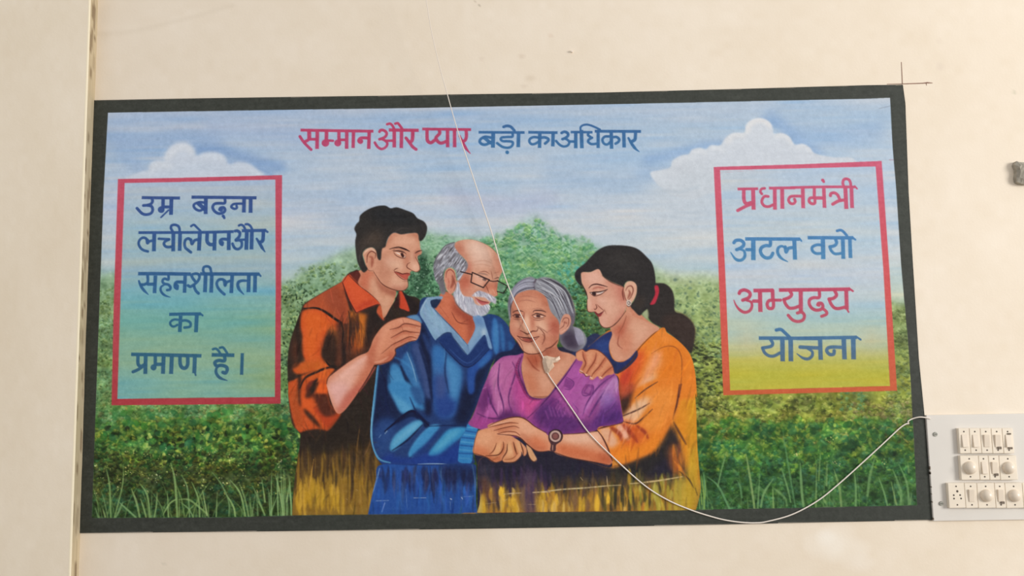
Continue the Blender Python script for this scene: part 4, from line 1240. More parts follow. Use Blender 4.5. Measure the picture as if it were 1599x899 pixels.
strokes(F4, """10 76,40,38 .95 .4:176,448 205,420 250,412 300,422 348,436
16 170,98,84 .7 1:210,458 260,440 320,450
9 48,30,32 .97 .4:186,490 230,486 290,482 350,460
9 230,216,210 .9 .4:240,500 280,496 312,482
6 224,208,200 .9 .3:196,496 206,498
26 58,36,38 .97 .5:220,498 228,504
6 84,50,44 .92 .3:190,494 222,522 280,510 342,470
6 110,62,50 .9 .4:160,555 163,655 195,674 230,668
7 104,58,48 .9 .4:240,600 250,628 234,650 226,640
6 130,76,62 .8 .5:250,600 288,636 322,662
6 84,36,38 .95 .3:228,674 260,690 285,684 316,662
6 140,86,70 .8 .6:322,648 338,690
8 64,38,36 .92 .5:108,405 150,490 164,550
7 96,54,46 .92 .4:238,690 264,720 272,762 290,797 325,820 385,810 450,757 522,662
9 110,58,48 .9 .7:500,440 492,490 502,560
8 80,50,44 .8 .8:300,330 380,390 500,440""")
pt = part('younger_woman/ear')
poly(F4('512,420 540,388 590,388 622,425 622,490 600,550 570,590 540,585 520,540 505,490'), (218, 172, 148), .5, 1, pt)
strokes(F4, """9 130,74,62 .9 .6:520,470 540,435 575,430 590,470 570,530 545,560
18 150,86,72 .8 1:550,470 560,500 540,545
6 120,70,60 .8 .5:505,480 515,540 535,580""")
pt = part('younger_woman/earring')
poly(F4('528,570 545,560 568,570 572,600 550,620 530,605'), (206, 190, 180), .4, 1, pt)
strokes(F4, """5 96,70,66 .9 .3:535,585 550,575 562,588 550,602 537,592
5 90,66,60 .8 .3:530,610 550,622 572,605""")

# her hand on the older woman's shoulder
pt = part('younger_woman/hand_on_shoulder')
HD = B5('728,85 765,66 790,80 820,66 870,72 920,110 965,170 978,215 968,232 930,240 900,264 882,262 868,245 838,268 815,262 820,240 790,245 780,228 755,225 748,205 770,150 740,140 725,120')
poly(HD, (210, 142, 108), .5, 1, pt)
with clipped(mask_of(HD)):
    polys(B5, """224,160,126 .8 3:740,90 775,80 770,120 740,130
220,158,124 .8 3:800,90 840,90 800,170 765,200
222,160,126 .8 3:850,110 890,110 850,190 810,225
222,158,122 .8 3:900,150 940,150 890,220 850,240
196,116,84 .8 3:940,180 975,210 930,235""")
    polys(B5, """176,94,70 .8 2:765,90 785,90 795,160 770,215 760,200 780,150
176,94,70 .8 2:855,100 868,100 850,160 805,225 790,230 835,150
176,94,70 .8 2:915,125 930,130 890,190 845,235 830,245 870,190
176,94,70 .8 2:962,185 975,195 930,220 900,250 890,245 920,215""")
    strokes(B5, """6 130,66,50 .9 .6:770,80 775,120 790,160 770,200
6 136,70,52 .9 .6:860,90 850,140 810,200 790,235
6 136,70,52 .9 .6:920,120 880,180 840,225 825,255
6 136,70,52 .9 .6:970,180 930,210 890,255
7 234,196,176 .9 .5:752,208 765,215
7 234,196,176 .9 .5:785,232 798,236
7 234,196,176 .9 .5:822,252 832,258
7 234,196,176 .9 .5:886,250 896,256
5 160,90,66 .7 .6:830,150 860,160
5 160,90,66 .7 .6:880,170 905,185""")
strokes(B5, """5 120,66,50 .9 .4:728,85 765,66 790,80 820,66 870,72 920,110 965,170 978,215
5 110,60,60 .8 .4:748,208 780,230 792,246 820,244""")
# older man's hand, then her forearm and hand over it
pt = part('older_man/hand')
HO = B4('505,250 540,236 600,226 700,260 760,290 830,340 862,380 860,420 840,432 825,400 820,430 775,476 700,480 682,466 640,480 600,470 560,440 470,412 478,330 490,280')
poly(HO, (214, 150, 114), .5, 1, pt)
pf = part('older_man/hand')
poly(B4('860,350 890,370 920,420 938,460 915,474 890,455 870,400'), (210, 160, 120), .5, 1, pf)
with clipped(mask_of(HO)):
    polys(B4, """224,166,130 .9 5:510,270 600,250 620,300 560,360 500,350
204,118,80 .8 5:480,360 560,380 600,440 540,430 475,405
226,170,126 .9 3:640,350 680,330 690,380 640,440 620,420
226,176,132 .9 3:725,340 755,330 765,400 740,440 715,420
226,176,132 .9 3:785,330 810,330 820,390 795,420
200,140,100 .8 3:700,440 780,440 760,475 700,478""")
    polys(B4, """178,98,66 .8 2:685,340 700,350 695,400 670,440 640,455 670,410
178,98,66 .8 2:755,330 775,350 795,410 780,430 770,390
184,104,70 .8 2.5:560,435 610,440 660,440 680,465 640,478 600,468
186,106,72 .7 3:480,400 560,425 600,440 560,440 475,412""")
    strokes(B4, """7 104,58,40 .95 .5:690,330 692,370 660,420 600,430 560,430
7 100,56,40 .95 .5:720,345 715,400 690,440 680,465
7 100,56,40 .95 .5:765,330 780,390 790,420
7 100,56,40 .95 .5:815,330 835,390 840,430
6 120,66,46 .9 .5:640,340 620,390 590,420
6 150,90,60 .8 .5:700,460 760,450 800,410
6 150,90,60 .8 .5:600,470 650,440""")
strokes(B4, """6 90,54,44 .9 .5:470,412 560,440 610,472 640,480 682,466
6 84,52,44 .9 .5:682,466 700,480 775,476 825,430
6 90,56,44 .9 .5:862,380 880,440 912,474 938,460
4 120,76,56 .8 .4:505,250 480,320 470,410""")
pt = part('younger_woman/forearm_and_hand')
FH = cat(B5('133,580 150,562 200,548 280,522 350,518 400,540 450,580 520,622 545,640 640,632 760,625 865,612 900,650 935,720 962,790 968,815 940,838 880,825 780,808 680,788 600,765 570,745 540,742 490,748 450,738 400,700 360,660 300,640 220,640 195,632 205,615 180,610 160,600'))
poly(FH, (218, 156, 124), .5, 1, pt)
with clipped(mask_of(FH)):
    polys(B5, """226,172,142 .9 5:300,530 380,540 480,620 540,650 520,700 440,650 360,600
206,120,84 .85 5:400,690 450,640 540,690 545,740 480,748
230,184,158 .9 5:640,640 860,620 900,670 760,690 640,680
206,116,78 .9 5:600,700 760,720 900,760 960,800 940,835 760,800 610,765
182,96,66 .8 4:880,760 950,770 968,815 930,838 880,820
222,160,124 .8 3:180,570 300,540 360,560 280,585 200,600""")
    polys(B5, """178,98,70 .75 2:150,588 210,572 290,556 330,560 280,568 200,588
178,98,70 .75 2:180,612 240,594 310,582 340,592 300,594 230,612
170,90,64 .7 4:350,640 400,690 450,735 500,745 540,735 470,720 420,680 380,640
196,112,76 .7 6:600,730 760,760 900,800 930,835 780,805 620,768
232,186,160 .7 5:650,650 780,640 860,632 880,660 760,670""")
    strokes(B5, """6 120,64,46 .9 .5:145,585 200,572 280,555 340,560
6 120,64,46 .9 .5:175,608 240,590 310,578 345,590
6 130,72,52 .9 .5:195,630 260,615 320,618 350,640
5 224,180,156 .7 .5:150,575 220,558 300,540""")
strokes(B5, """6 96,54,42 .9 .4:133,580 200,548 280,522 350,518 400,540 450,580 530,625
6 90,52,42 .9 .5:205,632 300,640 350,655 400,700 450,738 490,748 545,742
5 96,58,46 .9 .5:640,632 760,625 865,612
7 64,42,44 .9 .6:575,750 680,788 780,808 880,825 945,838
8 84,46,40 .9 .5:865,605 900,650 935,720 968,810""")
pt = part('younger_woman/wristwatch')
WC = B5('540,640 548,618 575,605 610,608 632,630 630,665 608,690 592,705 588,742 565,748 552,735 556,700 542,670')
poly(WC, (84, 56, 60), .4, 1, pt)
for r, c in [(38, (200, 170, 160)), (26, (104, 66, 66)), (17, (140, 90, 86))]:
    poly(B5(' '.join('%f,%f' % (587 + r * math.cos(a), 645 + r * math.sin(a)) for a in np.arange(0, 6.28, .5))), c, .3, .95)
strokes(B5, """8 206,160,140 .9 .4:570,705 568,738
6 60,40,44 .9 .3:545,650 550,620 580,603 615,608 634,640 625,675 600,692""")
# earlier-woman touch-ups: pale scratches across the bottom of the hedge side
# ---------------------------------------------------------------- the two text panels and all lettering
def panel(name, O, I, bgc, frc):
    M = mask_of(O, smooth=False)
    poly(I, bgc, smooth=False, pt=part(name + '/panel_ground'))
    ring = M - mask_of(I, smooth=False)
    lay(np.clip(ring, 0, 1), 0, 0, frc, 1, part(name + '/panel_frame'))

def pleft(xx, yy):
    i, j = yy.astype(int), xx.astype(int)
    x, y = PXX[i, j], PXY[i, j]
    c = lerp_stops(y, [(285, (172, 187, 206)), (330, (166, 186, 200)), (372, (152, 182, 194)), (420, (158, 180, 188)), (462, (122, 174, 182)), (500, (120, 172, 160)), (540, (134, 172, 150)), (575, (130, 172, 156)), (620, (126, 172, 158))])
    t = np.clip((x - 340) / 90, 0, 1) * np.clip(1 - abs(y - 590) / 40, 0, 1)
    t2 = np.clip((x - 360) / 60, 0, 1) * np.clip(1 - abs(y - 510) / 26, 0, 1)
    t3 = np.clip(1 - (x - 190) / 90, 0, 1) * np.clip((y - 565) / 40, 0, 1)
    c = c + (t * .9)[..., None] * (np.array([150, 168, 110]) / 255. - c)
    c = c + (t2 * .5)[..., None] * (np.array([140, 172, 130]) / 255. - c)
    c = c + (t3 * .6)[..., None] * (np.array([108, 166, 176]) / 255. - c)
    n = n1[i, j] * .6 + n2[i, j]
    return (c + (n * .02)[..., None] * np.array([-1, -.3, .6])).astype(np.float32)
panel('left_panel', PX('185,279.8 300,277.5 441,273.7 439.6,450 438.6,630 300,631.5 175,632.5 178.5,470'),
      PX('195.5,286 300,284 430.5,280.6 431,450 429.7,619.5 300,621 184,622.5 189.5,450'), pleft,
      vgrad([(275, (190, 84, 106)), (400, (186, 76, 92)), (520, (178, 74, 84)), (632, (168, 62, 70))]))

def pright(xx, yy):
    i, j = yy.astype(int), xx.astype(int)
    x, y = PXX[i, j], PXY[i, j]
    c = lerp_stops(y, [(262, (184, 201, 220)), (330, (188, 204, 218)), (380, (186, 205, 219)), (430, (196, 206, 218)), (470, (186, 204, 212)), (500, (172, 198, 196)), (525, (180, 200, 186)), (548, (190, 192, 134)), (565, (192, 188, 92)), (585, (184, 182, 68)), (608, (188, 184, 74))])
    w = np.clip(1 - abs(x - 1165) / 40, 0, 1) * np.clip(1 - abs(y - 530) / 30, 0, 1) + np.clip(1 - abs(x - 1360) / 40, 0, 1) * np.clip(1 - abs(y - 530) / 30, 0, 1)
    c = c + (w * .6)[..., None] * (np.array([204, 196, 160]) / 255. - c)
    n = n1[i, j] * .6 + n2[i, j]
    return (c + (n * .018)[..., None] * np.array([-1, -.3, .5])).astype(np.float32)
panel('right_panel', PX('1114,261 1250,256.8 1376,251.6 1388,420 1400,609.7 1260,613.5 1129,616.8 1121.5,420'),
      PX('1124,265.9 1250,263.2 1366.5,260.2 1378.5,420 1389,602.3 1260,606 1139.7,609.3 1131.8,420'), pright,
      vgrad([(255, (206, 98, 126)), (350, (208, 92, 108)), (480, (212, 92, 90)), (560, (208, 98, 72)), (615, (202, 100, 62))]))
for s, w, c in [('1388,250 1400,249.8', 1.4, (170, 130, 150)), ('1372,170 1389,166', 1.2, (140, 150, 165)), ('1122,270 1180,266', 0.1, (230, 150, 165))]:
    stroke(PX(s), w, c, .7, .4)

PINK1 = vgrad([(195, (186, 76, 108)), (245, (182, 82, 118))])
BLUE1 = vgrad([(195, (70, 110, 158)), (245, (72, 122, 166))])
NAVY = vgrad([(300, (66, 88, 140)), (345, (64, 92, 146)), (400, (62, 98, 142)), (460, (60, 104, 146)), (520, (58, 108, 134)), (590, (64, 102, 128))])
PINK2 = vgrad([(285, (200, 96, 126)), (330, (200, 98, 124)), (440, (194, 84, 112)), (500, (190, 92, 110))])
BLUE2 = vgrad([(360, (84, 134, 184)), (410, (86, 140, 182)), (515, (80, 124, 166)), (565, (92, 116, 140))])

# each line: crop origin and scale, then strokes "width:x,y x,y ..."; '!' = flat-ended stroke, '@' = dot
TEXT = [
 ('headline/pink_lettering', PINK1, 460, 185, 11.42, """!52:112,212 700,222 1410,232;70:265,240 268,360;55:268,350 250,385 190,418;50:100,325 180,440 300,560;50:265,375 400,375;!66:410,240 405,548;
  64:575,240 570,400;@128:552,440;45:600,398 688,402;58:795,240 795,400;@118:772,440;50:800,385 910,385;!62:935,240 932,546;!60:1055,250 1047,530;54:1310,352 1190,352 1150,385 1150,410;@92:1175,410;!62:1335,240 1325,548"""),
 ('headline/pink_lettering', PINK1, 600, 185, 11.42, """50:-80,240 -60,214 -10,215 35,245 45,290 15,335 -40,362 -80,375;46:-40,370 20,400 55,440 48,490 0,535 -60,545 -120,505 -165,435;46:30,402 150,400;!64:182,200 182,522;
  !62:312,220 306,532;!58:85,210 618,216;46:55,108 110,98 150,135 180,190;46:200,98 245,90 280,130 318,182;64:512,230 508,340 495,400 460,430;54:390,352 450,430 510,510 570,555;
  !50:680,193 1550,203;60:765,215 768,370 790,420 835,435 885,405 915,378;58:985,215 990,270 950,315 925,350 945,400 990,438 1040,440 1110,410;!62:1130,215 1132,518;!62:1255,215 1257,518;
  58:1462,220 1465,330 1445,390 1410,410;>52:1345,315 1400,430 1460,540 1535,628"""),
 ('headline/blue_lettering', BLUE1, 740, 185, 11.42, """!48:85,250 905,255;50:320,350 200,332 125,370 105,420 150,465 220,468 300,425;60:185,350 300,440;!70:345,260 340,525;
  46:690,270 685,328 600,335 500,345 480,380 520,408 600,410 680,420 695,460 660,510 590,526 500,505 415,445;@62:592,606;!65:798,260 790,516;50:530,155 590,137 660,155 722,222;
  !50:970,250 1492,258;!62:1175,260 1170,530;46:1150,345 1060,338 1000,370 990,420 1030,462 1090,455 1150,420;50:1190,350 1260,342 1320,365 1325,400 1270,450;!62:1412,270 1406,502"""),
 ('headline/blue_lettering', BLUE1, 870, 185, 11.42, """50:80,262 130,242 185,265 192,310 150,350 95,372;44:150,365 200,400 215,440 180,490 110,503 40,470 -20,405;46:215,415 310,415;!62:330,250 330,535;!46:240,247 630,250;
  !64:430,210 440,535;38:420,220 415,165 460,125 540,115 640,145 760,202;46:560,265 548,300 590,332;46:620,348 565,380 552,420 600,458 660,460 720,448;!58:728,220 730,532;!52:668,232 1492,236;
  46:930,325 850,328 805,380 830,448 890,468 950,420;!62:962,240 968,545;48:985,340 1060,335 1105,380 1085,425 1040,452;!62:1186,250 1192,522;58:1395,250 1390,350 1375,390 1335,412;>52:1268,352 1330,460 1390,540 1460,595"""),
 ('left_panel/lettering', NAVY, 205, 290, 14.98, """!70:255,282 1150,292;66:500,310 508,370 470,428 380,458 295,466;66:400,465 485,485 512,570 470,648 360,678 260,648 145,530;!82:757,300 752,500;@150:708,560;72:790,500 910,500;!88:950,300 940,684;40:880,575 708,742"""),
 ('left_panel/lettering', NAVY, 295, 290, 14.54, """!72:68,262 1545,278;58:350,385 250,378 150,410 118,460 160,530 250,568 330,540;88:225,405 370,540;!85:395,290 390,645;64:825,290 822,395 700,402 595,415 548,490 590,578 680,632 780,618 830,560 800,500 730,505 705,545;
  @90:735,545;@66:785,690;56:800,705 812,735;56:1230,410 1050,415 985,450 975,490 1040,528 1095,508 1090,460;!85:1262,290 1255,612;!86:1412,300 1408,618"""),
 ('left_panel/lettering', NAVY, 210, 345, 14.98, """!66:105,275 1500,270 2330,252;60:320,450 260,400 190,398 125,460 112,550 160,640 230,688 325,715;64:300,440 315,520 360,480 440,458;!90:475,290 465,712;58:580,418 820,430;64:820,435 730,480 700,540 740,598 810,612 890,600;
  !88:922,300 915,712;!86:1078,300 1066,702;60:900,240 865,175 878,112 950,92 1030,120 1062,180 1066,250;64:1330,450 1270,412 1200,450 1182,540 1200,625 1260,680 1330,735;66:1330,440 1355,540 1420,455 1530,432"""),
 ('left_panel/lettering', NAVY, 300, 345, 13.325, """!82:172,220 150,618;46:-12,112 45,82 100,130 178,205;74:325,250 320,420 380,490 450,488;!78:482,240 470,616;62:750,385 650,380 595,408 600,470 635,495;@84:625,455;!78:772,250 770,608;
  62:905,212 950,208 1000,250 985,330 920,395;56:920,408 1000,405 1040,450 1030,540 960,588 890,560 848,475;50:1000,395 1110,390;!66:1040,205 1300,202 1545,198;46:1520,190 1575,230;!80:1147,210 1135,602;!78:1252,210 1240,596;
  50:982,98 1030,82 1080,112 1110,175;50:1122,72 1170,72 1222,110 1258,180;74:1490,230 1485,350 1475,410 1445,436;>62:1350,370 1420,480 1470,570 1525,645"""),
 ('left_panel/lettering', NAVY, 210, 415, 14.98, """!80:95,185 700,186 1330,196;66:320,230 325,330 310,400 240,438 185,440;>64:115,355 150,450 220,560 335,672;72:330,430 460,430;!84:502,230 480,640;60:805,220 805,322 720,302 672,335 675,390 725,425 800,440 852,500 838,555 775,568;
  >56:720,440 640,488 622,560 660,640 740,700 845,735;72:1150,382 1010,380 965,420 965,500 1010,535;@115:988,478;!82:1197,230 1180,632"""),
 ('left_panel/lettering', NAVY, 305, 415, 14.98, """64:-160,460 -110,490 -60,465 0,425 65,362 105,285 98,215 40,185 -40,195 -75,225 -50,290 10,370;64:-20,480 20,580 85,645;!78:120,190 1500,196;44:1490,180 1535,240;!88:252,200 235,618;!85:397,200 380,628;
  60:215,175 192,100 210,35 280,12 350,42 375,120 382,190;64:705,355 640,318 560,328 512,400 528,490 590,578 690,668;64:685,375 706,460 740,390 830,350;!85:872,220 850,638;>72:1220,350 1100,350 1020,382 1002,460 1040,560 1142,668;!88:1262,220 1250,618;!86:1408,220 1400,622"""),
 ('left_panel/lettering', NAVY, 250, 475, 14.98, """!72:222,236 600,228 960,226;44:950,215 1005,262;!85:492,270 470,650;54:430,362 340,358 262,400 248,460 290,512 350,518 410,482;60:540,382 620,378 708,420 726,480 700,528 580,545;!88:868,250 850,655"""),
 ('left_panel/lettering', NAVY, 195, 535, 12.84, """!68:135,232 700,242 1545,262;66:275,250 275,420 330,472 400,440;!76:427,250 420,625;62:370,475 270,540 175,582;66:620,260 620,440;68:620,435 770,430;@112:582,492;!78:787,270 772,622;!80:952,270 935,626;
  70:1115,290 1118,420 1160,498 1230,502 1268,430 1270,290;!78:1412,270 1400,610;34:1415,600 1428,650"""),
 ('left_panel/lettering', NAVY, 300, 535, 12.84, """!70:400,242 855,250;48:425,130 480,118 530,152 570,212;48:565,102 620,92 660,130 708,205;66:660,270 655,362 540,355 465,392 480,450;66:505,470 590,452 690,482 712,540 680,605 625,592;>58:560,462 500,505 488,590 530,670 600,720 710,755;!64:1014,208 1000,642"""),
 ('right_panel/pink_lettering', PINK2, 1140, 275, 13.83, """!58:155,282 600,276;76:290,290 295,520 350,598 440,578;!85:490,290 502,728;68:440,612 330,655 160,745;56:740,268 672,282 648,340 680,388;60:815,442 740,440 690,500 682,580 740,648 830,660 920,622;!60:832,264 1400,256;!80:957,280 962,728;!82:1117,280 1122,708"""),
 ('right_panel/pink_lettering', PINK2, 1235, 275, 13.83, """!58:-20,252 700,236 1375,238;36:1370,220 1418,275;60:210,437 60,435 -25,452 -58,520 -20,588 45,598 85,555 70,500;!80:247,260 257,696;66:497,260 497,455;62:500,470 405,478 385,548 440,598 505,588 510,510;72:510,475 690,475;!76:702,260 718,688;
  @66:678,92;56:690,105 700,125;64:845,425 855,382 930,365 1000,410 1040,495;68:1130,520 1020,540 895,608;!85:1167,260 1188,712;!80:1297,260 1312,692;60:1130,225 1112,150 1132,82 1190,62 1250,90 1280,160 1280,230"""),
 ('right_panel/blue_lettering', BLUE2, 1130, 355, 13.325, """68:208,320 250,275 340,270 408,320 400,388 330,438 265,465;>62:340,460 415,490 438,580 400,658 320,688 230,650 140,520;66:475,465 570,465;!90:610,250 612,684;!70:440,242 1575,246;36:1570,230 1610,285;68:965,260 960,378 870,380 785,420 758,500 800,588 880,638 970,620 1015,540;
  >62:1280,430 1200,392 1130,430 1115,520 1160,610 1230,668 1325,715;68:1275,410 1292,515 1340,440 1430,420;!82:1462,260 1477,672"""),
 ('right_panel/blue_lettering', BLUE2, 1240, 355, 13.83, """!72:285,225 1270,228;42:1250,215 1312,268;62:580,382 480,380 392,420 378,480 420,542 490,568 580,560;!90:612,240 622,688;68:890,270 908,340 860,398 770,420;60:760,420 790,500 860,568 940,572 1010,560;!82:1042,240 1054,682;!78:1194,240 1208,664;58:920,78 990,62 1050,92 1130,180"""),
 ('right_panel/pink_lettering', PINK2, 1140, 435, 12.84, """66:178,295 205,250 280,228 368,262 398,320 360,388 248,432;>58:330,440 415,470 432,560 380,648 280,675 180,618 110,528 70,432;66:465,450 560,450;!82:592,230 602,668;!72:462,240 862,236;72:845,240 850,420;64:860,432 775,442 738,510 762,588 830,598 862,555 862,440;58:880,432 1005,432"""),
 ('right_panel/pink_lettering', PINK2, 1220, 435, 12.84, """!70:-55,230 700,222 1370,212;40:1350,195 1425,250;64:170,260 200,320 150,378 45,420;62:45,420 80,510 150,588 250,588 350,552;!80:382,250 385,665;60:315,690 400,672 455,735 428,825 330,858 220,828 132,735;62:755,260 750,375 640,382 565,420 552,500 600,588 690,632 790,615 825,560 800,498 740,495 722,525;
  @60:740,530;58:825,600 895,660 895,715 800,755;64:1065,250 1098,330 1040,392 955,410;62:948,410 990,510 1060,588 1150,598 1270,570;!76:1292,240 1305,620;34:1300,600 1340,668"""),
 ('right_panel/blue_lettering', BLUE2, 1175, 505, 12.84, """!68:120,292 700,295 1320,300;62:355,320 398,400 360,458 200,488;60:195,490 240,588 330,648 430,648 540,590;!88:592,300 598,758;!90:757,300 764,758;64:470,132 560,120 640,182 742,282"""),
 ('right_panel/blue_lettering', BLUE2, 1245, 505, 12.84, """!66:-20,298 700,286 1185,278;40:1170,262 1260,322;70:50,472 420,490;>60:200,505 288,560 288,648 210,708 100,688 -15,605;!84:447,310 462,728;66:900,478 700,472 610,490 582,550 640,618 720,612 730,545;!88:922,290 938,718;!90:1112,290 1120,718"""),
]
for name, col, ox, oy, k, txt in TEXT:
    cr = Crop(ox, oy, k); pt = part(name + '#%d' % oy)          # one mesh per painted line
    for s in txt.split(';'):
        w, p = s.strip().split(':')
        f = w[0] if w[0] in '!@>' else ''
        w = float(w.lstrip('!@>')) / k * 1.10
        q = cr(p)
        if f == '@': q = np.vstack([q, q + [.4, .3]])
        stroke(q, w, col, .96, 0, pt, taper=(.7, .3) if f == '>' else (1, 1), flat=(f == '!'))
# ---- last touches over the whole painting: full-strength pigment and the fine mottling of the paint surface
CLIP[:] = [None]
KEEP = np.full(len(PARTS), .93, np.float32)
for _i, _n in enumerate(PARTS):
    if 'lettering' in _n: KEEP[_i] = .91
    elif 'border' in _n: KEEP[_i] = .89
    elif 'sky' in _n or 'cloud' in _n or 'panel_ground' in _n: KEEP[_i] = .97
    elif 'panel_frame' in _n: KEEP[_i] = .97
_a = KEEP[LAB][..., None]
IMG = (IMG - (1 - _a) * np.array([226, 216, 202], np.float32) / 255.) / _a
tex = (noise(2.2, 2.2, 11) * .009 + noise(6, 6, 12) * .008 + noise(40, 3, 13) * .005)[..., None]
IMG = np.clip(IMG + tex, 0.012, 1)
# ---------------------------------------------------------------- materials and mesh helpers
def mat(name, col, rough=.6, spec=.3, metal=0., nscale=0., namt=0., bump=0., bscale=200.):
    m = bpy.data.materials.new(name); m.use_nodes = True
    nt = m.node_tree; b = nt.nodes['Principled BSDF']
    b.inputs['Roughness'].default_value = rough; b.inputs['Metallic'].default_value = metal
    b.inputs['Specular IOR Level'].default_value = spec
    lin = [((c / 255.) / 12.92 if c / 255. <= .04045 else ((c / 255. + .055) / 1.055) ** 2.4) for c in col]
    if namt:
        tc = nt.nodes.new('ShaderNodeTexCoord'); n = nt.nodes.new('ShaderNodeTexNoise')
        n.inputs['Scale'].default_value = nscale; n.inputs['Detail'].default_value = 5
        nt.links.new(tc.outputs['Object'], n.inputs['Vector'])
        r = nt.nodes.new('ShaderNodeValToRGB')
        r.color_ramp.elements[0].position = .3; r.color_ramp.elements[1].position = .7
        r.color_ramp.elements[0].color = [c * (1 - namt) for c in lin] + [1]
        r.color_ramp.elements[1].color = [min(1, c * (1 + namt * .5)) for c in lin] + [1]
        nt.links.new(n.outputs['Fac'], r.inputs['Fac']); nt.links.new(r.outputs['Color'], b.inputs['Base Color'])
    else:
        b.inputs['Base Color'].default_value = lin + [1]
    if bump:
        add_bump(nt, b, bump, bscale)
    return m

def add_bump(nt, b, strength, scale):
    tc = nt.nodes.new('ShaderNodeTexCoord'); n = nt.nodes.new('ShaderNodeTexNoise'); bp = nt.nodes.new('ShaderNodeBump')
    n.inputs['Scale'].default_value = scale; n.inputs['Detail'].default_value = 4
    bp.inputs['Strength'].default_value = strength; bp.inputs['Distance'].default_value = .002
    nt.links.new(tc.outputs['Object'], n.inputs['Vector']); nt.links.new(n.outputs['Fac'], bp.inputs['Height'])
    nt.links.new(bp.outputs['Normal'], b.inputs['Normal'])

def pigment_mat(name, rough, spec, bump, bscale):
    """paint whose pigment is stored per vertex of the painted surface"""
    m = bpy.data.materials.new(name); m.use_nodes = True
    nt = m.node_tree; b = nt.nodes['Principled BSDF']
    a = nt.nodes.new('ShaderNodeAttribute'); a.attribute_name = 'pigment'
    nt.links.new(a.outputs['Color'], b.inputs['Base Color'])
    b.inputs['Roughness'].default_value = rough; b.inputs['Specular IOR Level'].default_value = spec
    add_bump(nt, b, bump, bscale)
    return m

def link(name, me, m=None, parent=None, loc=None, label=None, cat=None, kind=None, group=None):
    o = bpy.data.objects.new(name, me); COL.objects.link(o)
    if m is not None and me is not None and not me.materials: me.materials.append(m)
    if parent is not None: o.parent = parent
    if loc is not None: o.location = loc
    for k, v in (('label', label), ('category', cat), ('kind', kind), ('group', group)):
        if v: o[k] = v
    return o

import bmesh
def mesh(name, bm, smooth=False):
    bmesh.ops.recalc_face_normals(bm, faces=bm.faces[:])
    me = bpy.data.meshes.new(name); bm.to_mesh(me); bm.free()
    if smooth:
        for p in me.polygons: p.use_smooth = True
    return me

def box(bm, x0, x1, y0, y1, z0, z1, bev=0., seg=2):
    r = bmesh.ops.create_cube(bm, size=1)
    vs_ = r['verts']
    for v in vs_:
        v.co = ((x0 + x1) / 2 + v.co.x * (x1 - x0), (y0 + y1) / 2 + v.co.y * (y1 - y0), (z0 + z1) / 2 + v.co.z * (z1 - z0))
    if bev:
        es = list({e for v in vs_ for e in v.link_edges})
        bmesh.ops.bevel(bm, geom=es, offset=bev, segments=seg, affect='EDGES', profile=.5)
    return bm

def lin_of(img):
    return np.where(img <= .04045, img / 12.92, ((img + .055) / 1.055) ** 2.4)

def grid_mesh(name, X, Y, Z, keep, col):
    """mesh of the cells of a vertex grid where keep is true; col = linear colour per vertex"""
    ny, nx = X.shape
    idx = np.arange(ny * nx).reshape(ny, nx)
    f = np.stack([idx[:-1, :-1], idx[1:, :-1], idx[1:, 1:], idx[:-1, 1:]], -1)[keep]
    used = np.unique(f)
    remap = np.full(ny * nx, -1, np.int64); remap[used] = np.arange(len(used))
    f = remap[f]
    co = np.stack([X.ravel()[used], Y.ravel()[used], Z.ravel()[used]], -1).astype(np.float32)
    me = bpy.data.meshes.new(name)
    me.vertices.add(len(used)); me.vertices.foreach_set('co', co.ravel())
    me.loops.add(f.size); me.loops.foreach_set('vertex_index', f.ravel().astype(np.int32))
    me.polygons.add(len(f)); me.polygons.foreach_set('loop_start', np.arange(0, f.size, 4, dtype=np.int32))
    me.update(calc_edges=True)
    at = me.attributes.new('pigment', 'FLOAT_COLOR', 'POINT')
    c4 = np.ones((len(used), 4), np.float32); c4[:, :3] = col.reshape(-1, 3)[used]
    at.data.foreach_set('color', c4.ravel())
    return me

# ---------------------------------------------------------------- the room: wall, projecting pier, floor
WALLM = pigment_mat('distempered_wall', .85, .15, .13, 160)
def wall_grid(name, x0, x1, z0, z1, y, step, seed, marks, base=(238, 225, 207)):
    nx, nz = int((x1 - x0) / step) + 1, int((z1 - z0) / step) + 1
    X, Z = np.meshgrid(np.linspace(x0, x1, nx), np.linspace(z1, z0, nz))
    r = np.random.default_rng(seed)
    c = np.ones((nz, nx, 3)) * np.array(base) / 255.
    def nz_(s):
        g = r.standard_normal((int(nz / s) + 3, int(nx / s) + 3))
        yy = np.arange(nz) / s; xx = np.arange(nx) / s; yi, xi = yy.astype(int), xx.astype(int)
        fy, fx = (yy - yi)[:, None], (xx - xi)[None]
        fy, fx = fy * fy * (3 - 2 * fy), fx * fx * (3 - 2 * fx)
        return (g[yi][:, xi] * (1 - fx) + g[yi][:, xi + 1] * fx) * (1 - fy) + (g[yi + 1][:, xi] * (1 - fx) + g[yi + 1][:, xi + 1] * fx) * fy
    n = nz_(.25 / step) * .008 + nz_(.07 / step) * .005 + nz_(.018 / step) * .004
    c += n[..., None] * np.array([.8, 1, 1.35])
    for (mx, mz, rx, rz, col, a) in marks:
        d = np.hypot((X - mx) / rx, (Z - mz) / rz) + nz_(.03 / step) * .18
        w = np.clip(1.15 - d, 0, 1) ** .7 * a
        c += (np.array(col) / 255. - c) * np.clip(w, 0, 1)[..., None]
    return X, Z, np.clip(c, 0, 1)

def wp(x, y, off=0.):
    q = wall_pt([[x, y]], off)[0]
    return float(q[0]), float(q[1])

